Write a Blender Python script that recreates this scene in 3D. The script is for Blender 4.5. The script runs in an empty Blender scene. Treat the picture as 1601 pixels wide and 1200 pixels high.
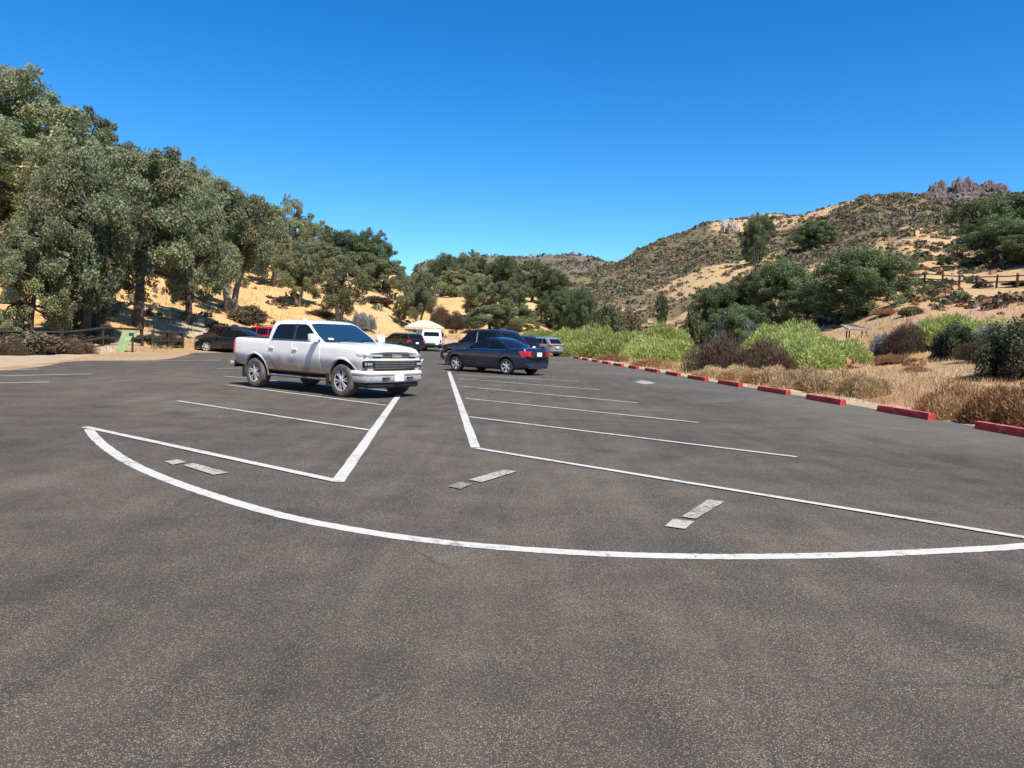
import bpy, bmesh, math, random
import numpy as np
from mathutils import Vector, Matrix

C = bpy.context.scene.collection
SC = bpy.context.scene
rad = math.radians

# ------------------------------------------------------------------ camera
CAM_H = 1.58
FPX, PITCH, ROLL = 1168.0, 0.0628, 0.0320          # focal length in photo pixels (1601 wide), tilt down, roll
_c, _s, _cp, _sp = math.cos(ROLL), math.sin(ROLL), math.cos(PITCH), math.sin(PITCH)
RIGHT = Vector((_c, _sp*_s, _cp*_s)); UP = Vector((-_s, _sp*_c, _cp*_c)); FWD = Vector((0, _cp, -_sp))
cd = bpy.data.cameras.new('camera'); cam = bpy.data.objects.new('camera', cd); C.objects.link(cam)
cd.sensor_width = 36; cd.lens = FPX/1601*36; cd.clip_end = 12000; cd.clip_start = 0.05
M = Matrix((RIGHT, UP, -FWD)).transposed().to_4x4(); M.translation = (0, 0, CAM_H); cam.matrix_world = M
SC.camera = cam

# ------------------------------------------------------------------ light
SUN_EL = rad(57); SUN_H = Vector((0.48, -0.877)).normalized()      # horizontal direction TOWARDS the sun
SUN_DIR = Vector((SUN_H.x*math.cos(SUN_EL), SUN_H.y*math.cos(SUN_EL), math.sin(SUN_EL)))
w = bpy.data.worlds.new("World"); SC.world = w; w.use_nodes = True
nt = w.node_tree; nt.nodes.clear()
sky = nt.nodes.new('ShaderNodeTexSky'); sky.sky_type = 'NISHITA'; sky.sun_disc = False
sky.sun_elevation = SUN_EL; sky.sun_rotation = math.atan2(SUN_H.x, SUN_H.y)
sky.altitude = 300; sky.air_density = 1.0; sky.dust_density = 0.1; sky.ozone_density = 2.5
hs = nt.nodes.new('ShaderNodeHueSaturation'); hs.inputs['Saturation'].default_value = 1.42; hs.inputs['Value'].default_value = 1.0; hs.inputs['Hue'].default_value = .497
bg = nt.nodes.new('ShaderNodeBackground'); bg.inputs['Strength'].default_value = 0.115
wo = nt.nodes.new('ShaderNodeOutputWorld')
tint = nt.nodes.new('ShaderNodeMix'); tint.data_type = 'RGBA'; tint.blend_type = 'MULTIPLY'; tint.inputs[0].default_value = 1; tint.inputs[7].default_value = (.52, .77, .94, 1)
nt.links.new(sky.outputs[0], hs.inputs['Color']); nt.links.new(hs.outputs[0], tint.inputs[6]); nt.links.new(tint.outputs[2], bg.inputs[0]); nt.links.new(bg.outputs[0], wo.inputs[0])
sl = bpy.data.lights.new('sun', 'SUN'); sl.energy = 4.5; sl.angle = rad(0.5); sl.color = (1.0, 0.945, 0.855)
so = bpy.data.objects.new('sun', sl); C.objects.link(so)
so.rotation_euler = SUN_DIR.to_track_quat('Z', 'Y').to_euler(); so.location = (20, -30, 60)
SC.view_settings.view_transform = 'Standard'; SC.view_settings.look = 'None'
SC.view_settings.exposure = 0.75; SC.view_settings.gamma = 1.0; SC.view_settings.use_curve_mapping = False

# ------------------------------------------------------------------ pixel <-> world
def ray(px, py):
    x, y = px-800.5, -(py-600)
    d = RIGHT*x + UP*y + FWD*FPX
    return d
def G(px, py, z=0.0):
    d = ray(px, py); t = (z-CAM_H)/d.z
    return Vector((d.x*t, d.y*t, z))
def row_of(P):
    v = Vector(P)-Vector((0, 0, CAM_H)); f = v.dot(FWD)
    return 800.5+FPX*v.dot(RIGHT)/f, 600-FPX*v.dot(UP)/f
def az_of(px, py=520):
    d = ray(px, py); return math.atan2(d.x, d.y)
def z_at(az, r, py):
    """height of the point at azimuth az, distance r that shows on photo row py"""
    z = 0.0
    for _ in range(12):
        x, y = row_of((r*math.sin(az), r*math.cos(az), z))
        z += (y-py)*r/FPX
    return z

# ------------------------------------------------------------------ noise (numpy value noise)
_rs = np.random.RandomState(7); _tab = _rs.rand(512, 512)
def vnoise(x, y):
    xi = np.floor(x).astype(int); yi = np.floor(y).astype(int); fx = x-xi; fy = y-yi
    fx = fx*fx*(3-2*fx); fy = fy*fy*(3-2*fy)
    a = _tab[xi % 512, yi % 512]; b = _tab[(xi+1) % 512, yi % 512]; c = _tab[xi % 512, (yi+1) % 512]; d = _tab[(xi+1) % 512, (yi+1) % 512]
    return (a*(1-fx)+b*fx)*(1-fy)+(c*(1-fx)+d*fx)*fy*1.0
def fbm(x, y, o=4):
    v = 0; a = 1; t = 0
    for k in range(o):
        v = v+a*(vnoise(x*2**k+17*k, y*2**k+31*k)-.5); t += a; a *= .5
    return v/t*2

# ------------------------------------------------------------------ materials
def nodes(name):
    m = bpy.data.materials.new(name); m.use_nodes = True
    n = m.node_tree.nodes; l = m.node_tree.links
    return m, n, l, n['Principled BSDF']
def coord(n, kind='Object', scale=None, l=None):
    tc = n.new('ShaderNodeTexCoord')
    if scale is None: return tc.outputs[kind]
    mp = n.new('ShaderNodeMapping'); mp.inputs['Scale'].default_value = scale; l.new(tc.outputs[kind], mp.inputs[0]); return mp.outputs[0]
def noise(n, l, vec, scale, detail=4, rough=.6, dist=0):
    t = n.new('ShaderNodeTexNoise'); t.inputs['Scale'].default_value = scale; t.inputs['Detail'].default_value = detail
    t.inputs['Roughness'].default_value = rough; t.inputs['Distortion'].default_value = dist; l.new(vec, t.inputs['Vector']); return t.outputs['Fac']
def ramp(n, l, fac, stops, interp='LINEAR'):
    r = n.new('ShaderNodeValToRGB'); r.color_ramp.interpolation = interp
    e = r.color_ramp.elements
    while len(e) < len(stops): e.new(0.5)
    for i, (p, c) in enumerate(stops):
        e[i].position = p; e[i].color = (c, c, c, 1) if not hasattr(c, '__len__') else (*c, 1)
    l.new(fac, r.inputs[0]); return r.outputs[0]
def mix(n, l, fac, a, b, mode='MIX'):
    m = n.new('ShaderNodeMix'); m.data_type = 'RGBA'; m.blend_type = mode
    for s, v in ((m.inputs[0], fac), (m.inputs[6], a), (m.inputs[7], b)):
        if hasattr(v, 'links') or isinstance(v, bpy.types.NodeSocket): l.new(v, s)
        elif hasattr(v, '__len__'): s.default_value = (*v, 1) if len(v) == 3 else v
        else: s.default_value = v
    return m.outputs[2]
def math_(n, l, op, a, b=0.0):
    m = n.new('ShaderNodeMath'); m.operation = op
    for s, v in ((m.inputs[0], a), (m.inputs[1], b)):
        if isinstance(v, bpy.types.NodeSocket): l.new(v, s)
        else: s.default_value = v
    return m.outputs[0]
def bump(n, l, b, h, strength, dist):
    k = n.new('ShaderNodeBump'); k.inputs['Strength'].default_value = strength; k.inputs['Distance'].default_value = dist
    l.new(h, k.inputs['Height']); l.new(k.outputs[0], b.inputs['Normal'])

def plain(name, col, rough=.6, metal=0, coat=0, var=.0, scale=8):
    m, n, l, b = nodes(name)
    if var:
        f = noise(n, l, coord(n), scale, 5)
        c = mix(n, l, ramp(n, l, f, [(.3, 0.), (.7, 1.)]), tuple(x*(1-var) for x in col), tuple(min(1, x*(1+var)) for x in col)); l.new(c, b.inputs['Base Color'])
    else: b.inputs['Base Color'].default_value = (*col, 1)
    b.inputs['Roughness'].default_value = rough; b.inputs['Metallic'].default_value = metal
    if coat: b.inputs['Coat Weight'].default_value = coat; b.inputs['Coat Roughness'].default_value = .05
    return m

def leaf_mat(name, dark, light, warm=None, transl=.25):
    m, n, l, b = nodes(name)
    at = n.new('ShaderNodeAttribute'); at.attribute_name = 'var'
    oi = n.new('ShaderNodeObjectInfo')
    c = mix(n, l, at.outputs['Fac'], dark, light)
    if warm:
        f = noise(n, l, coord(n, 'Object'), .55, 3)
        c = mix(n, l, math_(n, l, 'MULTIPLY', ramp(n, l, f, [(.48, 0.), (.66, 1.)]), .75), c, warm)
    h = n.new('ShaderNodeHueSaturation'); l.new(c, h.inputs['Color'])
    mr = n.new('ShaderNodeMapRange'); l.new(oi.outputs['Random'], mr.inputs[0]); mr.inputs[3].default_value = .8; mr.inputs[4].default_value = 1.2
    l.new(mr.outputs[0], h.inputs['Value'])
    l.new(h.outputs[0], b.inputs['Base Color']); b.inputs['Roughness'].default_value = .55
    b.inputs['Specular IOR Level'].default_value = .35
    tr = n.new('ShaderNodeBsdfTranslucent'); l.new(h.outputs[0], tr.inputs[0])
    mx = n.new('ShaderNodeMixShader'); mx.inputs[0].default_value = transl
    l.new(b.outputs[0], mx.inputs[1]); l.new(tr.outputs[0], mx.inputs[2]); l.new(mx.outputs[0], n['Material Output'].inputs[0])
    return m

def asphalt():
    m, n, l, b = nodes('asphalt')
    v = coord(n)
    big = noise(n, l, v, .16, 6, .6, .3); mid = noise(n, l, v, 1.3, 6, .65); fine = noise(n, l, v, 55, 3, .7)
    mp = n.new('ShaderNodeMapping'); mp.inputs['Rotation'].default_value = (0, 0, rad(38)); mp.inputs['Scale'].default_value = (2.6, .22, 1)
    l.new(v, mp.inputs[0]); streak = noise(n, l, mp.outputs[0], 1.0, 7, .62, .3)
    base = ramp(n, l, big, [(.30, (.053, .045, .036)), (.5, (.072, .061, .049)), (.70, (.100, .085, .066))])
    base = mix(n, l, .8, base, ramp(n, l, mid, [(.3, .84), (.5, .97), (.72, 1.12)]), 'MULTIPLY')
    base = mix(n, l, .7, base, ramp(n, l, streak, [(.34, .70), (.5, .96), (.66, 1.25)]), 'MULTIPLY')
    base = mix(n, l, .8, base, ramp(n, l, fine, [(.3, .6), (.7, 1.35)]), 'MULTIPLY')
    # lighter, greyer asphalt of the driving lane beside the wheel stops
    sx = n.new('ShaderNodeSeparateXYZ'); l.new(v, sx.inputs[0])
    lane = math_(n, l, 'ADD', sx.outputs['X'], math_(n, l, 'MULTIPLY', sx.outputs['Y'], .10))
    lane = math_(n, l, 'ADD', lane, math_(n, l, 'MULTIPLY', math_(n, l, 'SUBTRACT', big, .5), 9))
    ln = n.new('ShaderNodeMapRange'); l.new(lane, ln.inputs[0]); ln.inputs[1].default_value = 6.2; ln.inputs[2].default_value = 10
    ln.inputs[3].default_value = 0; ln.inputs[4].default_value = .45
    base = mix(n, l, ln.outputs[0], base, (.100, .100, .088))
    # pale aggregate showing through
    def specks(scale, rad_, thr, base, col, amt):
        vo = n.new('ShaderNodeTexVoronoi'); vo.inputs['Scale'].default_value = scale; vo.inputs['Randomness'].default_value = 1; l.new(v, vo.inputs['Vector'])
        sp = ramp(n, l, vo.outputs['Distance'], [(rad_*.6, 1.), (rad_, 0.)])
        sc = n.new('ShaderNodeSeparateColor'); l.new(vo.outputs['Color'], sc.inputs[0])
        dens = math_(n, l, 'ADD', sc.outputs[0], math_(n, l, 'MULTIPLY', math_(n, l, 'SUBTRACT', mid, .5), 1.4))
        dens = math_(n, l, 'ADD', dens, math_(n, l, 'MULTIPLY', math_(n, l, 'SUBTRACT', big, .5), .9))
        sel = ramp(n, l, dens, [(thr, 0.), (thr+.12, 1.)])
        return mix(n, l, math_(n, l, 'MULTIPLY', math_(n, l, 'MULTIPLY', sp, sel), amt), base, col)
    base = specks(230, .5, .42, base, (.055, .047, .040), .55)
    base = specks(150, .46, .44, base, (.27, .235, .165), .85)
    base = specks(95, .33, .68, base, (.38, .33, .24), .75)
    base = specks(38, .16, .86, base, (.50, .46, .38), .7)
    # chalky scuffs
    sc2 = noise(n, l, v, 2.4, 8, .75, .4)
    base = mix(n, l, math_(n, l, 'MULTIPLY', ramp(n, l, sc2, [(.66, 0.), (.78, 1.)]), .35), base, (.26, .24, .20))
    dk = noise(n, l, v, .7, 4, .5, 1.0)
    base = mix(n, l, math_(n, l, 'MULTIPLY', ramp(n, l, dk, [(.66, 0.), (.78, 1.)]), .25), base, (.035, .035, .036))
    # oil drips and tyre-polished spots
    ov = n.new('ShaderNodeTexVoronoi'); ov.inputs['Scale'].default_value = .55; l.new(v, ov.inputs['Vector'])
    od = math_(n, l, 'ADD', ov.outputs['Distance'], math_(n, l, 'MULTIPLY', math_(n, l, 'SUBTRACT', noise(n, l, v, 6, 5, .7), .5), .22))
    base = mix(n, l, math_(n, l, 'MULTIPLY', ramp(n, l, od, [(.05, 1.), (.13, 0.)]), .5), base, (.028, .026, .024))
    # hairline cracks
    ck = n.new('ShaderNodeTexVoronoi'); ck.feature = 'DISTANCE_TO_EDGE'; ck.inputs['Scale'].default_value = .16
    wv = n.new('ShaderNodeVectorMath'); wv.operation = 'ADD'
    nz = n.new('ShaderNodeTexNoise'); nz.inputs['Scale'].default_value = .8; nz.inputs['Detail'].default_value = 6; l.new(v, nz.inputs['Vector'])
    l.new(v, wv.inputs[0]); l.new(nz.outputs['Color'], wv.inputs[1]); l.new(wv.outputs[0], ck.inputs['Vector'])
    cr = ramp(n, l, ck.outputs['Distance'], [(.0, 1.), (.0035, 0.)])
    cm = ramp(n, l, mid, [(.48, 0.), (.6, .55)])
    base = mix(n, l, math_(n, l, 'MULTIPLY', cr, cm), base, (.03, .028, .026))
    l.new(base, b.inputs['Base Color']); b.inputs['Roughness'].default_value = .93; b.inputs['Specular IOR Level'].default_value = .2
    vb = n.new('ShaderNodeTexVoronoi'); vb.inputs['Scale'].default_value = 70; l.new(v, vb.inputs['Vector'])
    bump(n, l, b, vb.outputs['Distance'], .5, .006)
    return m
def paint_line(name, col, wear, thr=.60, sc=9):
    m, n, l, b = nodes(name); v = coord(n)
    f = noise(n, l, v, sc, 8, .75); g = noise(n, l, v, 1.2, 3); f2 = noise(n, l, v, 45, 3)
    k = math_(n, l, 'ADD', f, math_(n, l, 'MULTIPLY', math_(n, l, 'SUBTRACT', g, .5), .5))
    k = math_(n, l, 'ADD', k, math_(n, l, 'MULTIPLY', math_(n, l, 'SUBTRACT', f2, .5), .5))
    c = mix(n, l, math_(n, l, 'MULTIPLY', ramp(n, l, k, [(thr, 0.), (thr+.1, 1.)]), wear), col, (.10, .09, .078))
    c = mix(n, l, .5, c, ramp(n, l, f2, [(.3, .75), (.6, 1.)]), 'MULTIPLY')
    l.new(c, b.inputs['Base Color']); b.inputs['Roughness'].default_value = .8; return m
def dry_ground(name, straw, straw2, bare, dark, scale=1.0, chap=None):
    m, n, l, b = nodes(name); v = coord(n)
    a = noise(n, l, v, .06*scale, 6, .62, .5); c2 = noise(n, l, v, .35*scale, 6, .65, .3); c3 = noise(n, l, v, 2.2*scale, 7, .7); c4 = noise(n, l, v, 9*scale, 5, .7)
    c = mix(n, l, ramp(n, l, c2, [(.36, 0.), (.62, 1.)]), straw, straw2)
    c = mix(n, l, ramp(n, l, a, [(.5, 0.), (.66, .8)]), c, bare)
    c = mix(n, l, ramp(n, l, c3, [(.56, 0.), (.7, .65)]), c, dark)
    if chap:
        at = n.new('ShaderNodeAttribute'); at.attribute_name = 'straw'
        k = math_(n, l, 'ADD', noise(n, l, v, .045, 7, .68, .4), math_(n, l, 'MULTIPLY', math_(n, l, 'SUBTRACT', .5, at.outputs['Fac']), .75))
        k2 = math_(n, l, 'ADD', k, math_(n, l, 'MULTIPLY', math_(n, l, 'SUBTRACT', noise(n, l, v, .5, 5, .7), .5), .45))
        mm = ramp(n, l, k2, [(.49, 0.), (.56, 1.)])
        pk = ramp(n, l, noise(n, l, v, .22, 5, .7), [(.44, 0.), (.56, 1.)])
        cc = mix(n, l, noise(n, l, v, 1.1, 4), chap[0], chap[1])
        c = mix(n, l, math_(n, l, 'MULTIPLY', pk, .55), c, chap[2])
        c = mix(n, l, mm, c, cc)
    c = mix(n, l, .6, c, ramp(n, l, c4, [(.3, .7), (.7, 1.2)]), 'MULTIPLY')
    l.new(c, b.inputs['Base Color']); b.inputs['Roughness'].default_value = 1; b.inputs['Specular IOR Level'].default_value = .05
    bump(n, l, b, math_(n, l, 'ADD', c3, math_(n, l, 'MULTIPLY', c2, 2)), .7, .35)
    return m
def car_paint(name, col, dust=.0, metal=0.0, dust_col=(.22, .15, .095), zlo=.55, zhi=.98, flake=.0):
    m, n, l, b = nodes(name); v = coord(n)
    f = noise(n, l, v, 2.5, 5, .6); sx = n.new('ShaderNodeSeparateXYZ'); l.new(v, sx.inputs[0])
    mr = n.new('ShaderNodeMapRange'); mr.inputs[1].default_value = zlo; mr.inputs[2].default_value = zhi; mr.inputs[3].default_value = 1; mr.inputs[4].default_value = 0
    l.new(math_(n, l, 'ADD', sx.outputs['Z'], math_(n, l, 'MULTIPLY', math_(n, l, 'SUBTRACT', f, .5), .35)), mr.inputs[0])
    k = math_(n, l, 'MULTIPLY', mr.outputs[0], dust)
    k = math_(n, l, 'ADD', k, math_(n, l, 'MULTIPLY', noise(n, l, v, 7, 5, .7), .10*min(1, dust*2)))
    c = mix(n, l, k, col, dust_col); l.new(c, b.inputs['Base Color'])
    b.inputs['Metallic'].default_value = metal
    l.new(math_(n, l, 'ADD', math_(n, l, 'MULTIPLY', k, .55), .28), b.inputs['Roughness'])
    b.inputs['Coat Weight'].default_value = .8 if dust < .5 else .5; b.inputs['Coat Roughness'].default_value = .06
    return m

MAT = dict(
    asphalt=asphalt(), line=paint_line('white_line_paint', (.50, .475, .425), .75, .565), thin=paint_line('thin_line_paint', (.46, .435, .39), .85, .56),
    worn=paint_line('worn_line_paint', (.40, .37, .31), .85, .47, 26),
    valley=dry_ground('dry_creek_ground', (.50, .33, .16), (.40, .24, .12), (.46, .32, .20), (.20, .12, .07), 1.6),
    left=dry_ground('golden_slope_grass', (.66, .42, .18), (.56, .35, .15), (.60, .41, .21), (.30, .18, .09), 1.0),
    right=dry_ground('right_hill_cover', (.54, .375, .165), (.44, .30, .14), (.43, .275, .16), (.19, .135, .08), .9, ((.135, .115, .062), (.22, .17, .095), (.44, .28, .19))),
    far=dry_ground('far_hill_cover', (.42, .31, .18), (.36, .27, .17), (.42, .28, .20), (.20, .17, .12), .35, ((.12, .12, .09), (.17, .14, .10), (.42, .27, .20))),
    shoulder=dry_ground('shoulder_gravel', (.58, .44, .29), (.52, .39, .26), (.62, .47, .30), (.38, .28, .18), 3.0),
    oak=leaf_mat('oak_leaves', (.105, .130, .066), (.33, .365, .185), (.27, .235, .12), .38),
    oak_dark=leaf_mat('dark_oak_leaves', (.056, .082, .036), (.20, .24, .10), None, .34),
    willow=leaf_mat('willow_leaves', (.17, .215, .05), (.51, .55, .175), None, .35),
    shade=leaf_mat('painted_shade_leaves', (.022, .032, .014), (.085, .10, .045), (.07, .05, .03), .15),  # shade of the dark bushes is put into this leaf colour
    olive=leaf_mat('olive_leaves', (.07, .085, .035), (.17, .18, .08), (.17, .14, .07)),
    chap=leaf_mat('chaparral_leaves', (.10, .085, .048), (.22, .17, .10), (.25, .155, .095), .2),
    brown=leaf_mat('brown_twigs', (.05, .031, .020), (.15, .088, .056), (.11, .095, .05), .1),
    rust=leaf_mat('rust_seedheads', (.18, .085, .04), (.50, .26, .11), (.50, .36, .18), .25),
    grey=leaf_mat('grey_twigs', (.17, .135, .10), (.50, .43, .34), None, .1),
    buff=leaf_mat('buff_tussock_stalks', (.15, .08, .035), (.80, .60, .32), (.40, .20, .09), .25),
    straw=leaf_mat('straw_blades', (.36, .23, .10), (.78, .58, .30), (.50, .27, .13), .25),
    bark=plain('oak_bark', (.085, .068, .055), .95, var=.5, scale=4),
    palebark=plain('pale_oak_bark', (.22, .18, .14), .95, var=.4, scale=4),
    wood=plain('dark_weathered_wood', (.036, .025, .019), .9, var=.4, scale=6),
    rail_r=plain('brown_rail_wood', (.15, .085, .055), .9, var=.4, scale=6),
    redstop=None, rock=None)
def red_paint():
    m, n, l, b = nodes('red_kerb_paint'); v = coord(n)
    f = noise(n, l, v, 5, 7, .7); g = noise(n, l, v, 30, 4)
    oi = n.new('ShaderNodeObjectInfo')
    c = mix(n, l, ramp(n, l, f, [(.35, 0.), (.7, 1.)]), (.42, .022, .018), (.54, .045, .035))
    c = mix(n, l, math_(n, l, 'MULTIPLY', ramp(n, l, math_(n, l, 'ADD', f, math_(n, l, 'MULTIPLY', g, .3)), [(.71, 0.), (.80, 1.)]), .6), c, (.50, .40, .34))
    sx = n.new('ShaderNodeSeparateXYZ'); ge = n.new('ShaderNodeNewGeometry'); l.new(ge.outputs['Normal'], sx.inputs[0])
    dust = math_(n, l, 'MULTIPLY', ramp(n, l, sx.outputs['Z'], [(.5, 0.), (.95, 1.)]), ramp(n, l, g, [(.35, .08), (.7, .36)]))
    c = mix(n, l, dust, c, (.62, .30, .24)); l.new(c, b.inputs['Base Color']); b.inputs['Roughness'].default_value = .75
    bump(n, l, b, g, .4, .01); return m
MAT['redstop'] = red_paint()
def rock_mat(name, a, b2, c2):
    m, n, l, b = nodes(name); v = coord(n)
    f = noise(n, l, v, .5, 7, .7); g = noise(n, l, v, 2.5, 6, .7)
    c = mix(n, l, ramp(n, l, f, [(.35, 0.), (.65, 1.)]), a, b2); c = mix(n, l, ramp(n, l, g, [(.5, 0.), (.75, .8)]), c, c2)
    l.new(c, b.inputs['Base Color']); b.inputs['Roughness'].default_value = .95; bump(n, l, b, g, .8, .5); return m
MAT['rock'] = rock_mat('volcanic_rock', (.085, .064, .064), (.19, .135, .118), (.052, .044, .052))
MAT['rock_pale'] = rock_mat('pale_rock', (.42, .33, .25), (.50, .38, .28), (.30, .22, .18))
MAT['tyre'] = plain('tyre_rubber', (.035, .033, .031), .85, var=.2)
MAT['dustyre'] = plain('dusty_tyre_rubber', (.11, .088, .072), .95, var=.45, scale=7)
MAT['rim'] = plain('machined_rim', (.60, .60, .59), .38, .35)
MAT['rim_dark'] = plain('dark_rim', (.06, .06, .06), .4, .5)
MAT['black'] = plain('black_plastic', (.02, .02, .021), .55)
MAT['dull'] = plain('dull_underbody', (.012, .012, .012), .9)
MAT['grey'] = plain('grey_plastic', (.20, .20, .20), .6, var=.2)
MAT['chrome'] = plain('bright_trim', (.75, .75, .76), .18, 1)
MAT['plate'] = plain('licence_plate', (.80, .80, .80), .5)
MAT['lamp'] = plain('headlight_lens', (.55, .57, .60), .1, .3, 1)
MAT['tail'] = plain('tail_lamp_red', (.50, .012, .02), .2, 0, 1)
MAT['gold'] = plain('dull_gold_emblem', (.40, .33, .21), .45, .3)
MAT['cloth'] = plain('cream_canvas', (.84, .76, .57), .9, var=.06)
MAT['mirror'] = plain('mirror_glass', (.6, .6, .6), .03, 1)
MAT['palegreen'] = plain('weathered_green_panel', (.24, .33, .15), .8, var=.3, scale=3)
MAT['tan'] = plain('tan_weathered_boards', (.23, .18, .125), .9, var=.2, scale=3)
MAT['seat'] = plain('dark_seat_fabric', (.03, .03, .035), .9)
def glass(name, tint, rough=.02, spec=.5):
    m, n, l, b = nodes(name)
    b.inputs['Base Color'].default_value = (*tint, 1); b.inputs['Roughness'].default_value = rough; b.inputs['IOR'].default_value = 1.5
    b.inputs['Specular IOR Level'].default_value = spec
    return m
MAT['glass'] = glass('tinted_glass', (.008, .009, .009), .03, .28); MAT['windscreen'] = glass('windscreen_glass', (.012, .036, .065), .02, .8)

# ------------------------------------------------------------------ object helpers
def props(o, label=None, cat=None, group=None, kind=None):
    if label: o['label'] = label
    if cat: o['category'] = cat
    if group: o['group'] = group
    if kind: o['kind'] = kind
    return o
def link(name, me, mat=None, parent=None):
    o = bpy.data.objects.new(name, me); C.objects.link(o)
    if mat is not None and len(me.materials) == 0:
        for mm in (mat if isinstance(mat, (list, tuple)) else [mat]): me.materials.append(mm)
    if parent: o.parent = parent
    return o
def empty(name, loc=(0, 0, 0), rz=0, sc=1):
    o = bpy.data.objects.new(name, None); C.objects.link(o); o.empty_display_size = .3
    o.location = loc; o.rotation_euler = (0, 0, rz); o.scale = (sc, sc, sc) if not hasattr(sc, '__len__') else sc; return o
def from_bm(name, bm, mat, parent=None, smooth=None):
    bmesh.ops.recalc_face_normals(bm, faces=bm.faces[:])
    me = bpy.data.meshes.new(name); bm.to_mesh(me); bm.free()
    if smooth is not None:
        for p in me.polygons: p.use_smooth = True
        me.set_sharp_from_angle(angle=rad(smooth))
    return link(name, me, mat, parent)
def box(bm, c, s, bev=0, rot=None):
    r = bmesh.ops.create_cube(bm, size=1); vs = r['verts']
    for v in vs: v.co = Vector((v.co.x*s[0], v.co.y*s[1], v.co.z*s[2]))
    if bev:
        es = list({e for v in vs for e in v.link_edges}); rr = bmesh.ops.bevel(bm, geom=es, offset=bev, segments=2, affect='EDGES', profile=.6)
        vs = list({v for f in rr['faces'] for v in f.verts} | {v for v in vs if v.is_valid})
        vs = list({v for vv in vs for f in vv.link_faces for v in f.verts})
    for v in vs:
        if rot is not None: v.co = rot @ v.co
        v.co += Vector(c)
    return vs
def tube(bm, pts, radii, seg=7):
    pts = [Vector(p) for p in pts]; rings = []
    for i, p in enumerate(pts):
        t = (pts[min(i+1, len(pts)-1)]-pts[max(i-1, 0)]).normalized()
        a = t.cross(Vector((0, 0, 1)) if abs(t.z) < .9 else Vector((1, 0, 0))).normalized(); b2 = t.cross(a)
        rings.append([bm.verts.new(p+(a*math.cos(2*math.pi*k/seg)+b2*math.sin(2*math.pi*k/seg))*radii[i]) for k in range(seg)])
    for i in range(len(rings)-1):
        for k in range(seg): bm.faces.new((rings[i][k], rings[i][(k+1) % seg], rings[i+1][(k+1) % seg], rings[i+1][k]))
    bm.faces.new(rings[0][::-1]); bm.faces.new(rings[-1])
def quads_mesh(name, V, var=None, npoly=4):
    """V (N,npoly,3) -> mesh of N separate polygons, with a per-face 'var' value"""
    N = V.shape[0]; me = bpy.data.meshes.new(name)
    me.vertices.add(N*npoly); me.vertices.foreach_set('co', V.reshape(-1).astype(np.float32))
    me.loops.add(N*npoly); me.loops.foreach_set('vertex_index', np.arange(N*npoly, dtype=np.int32))
    me.polygons.add(N); me.polygons.foreach_set('loop_start', np.arange(0, N*npoly, npoly, dtype=np.int32))
    me.update(calc_edges=True)
    if var is not None:
        a = me.attributes.new('var', 'FLOAT', 'FACE'); a.data.foreach_set('value', var.astype(np.float32))
    return me

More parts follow.
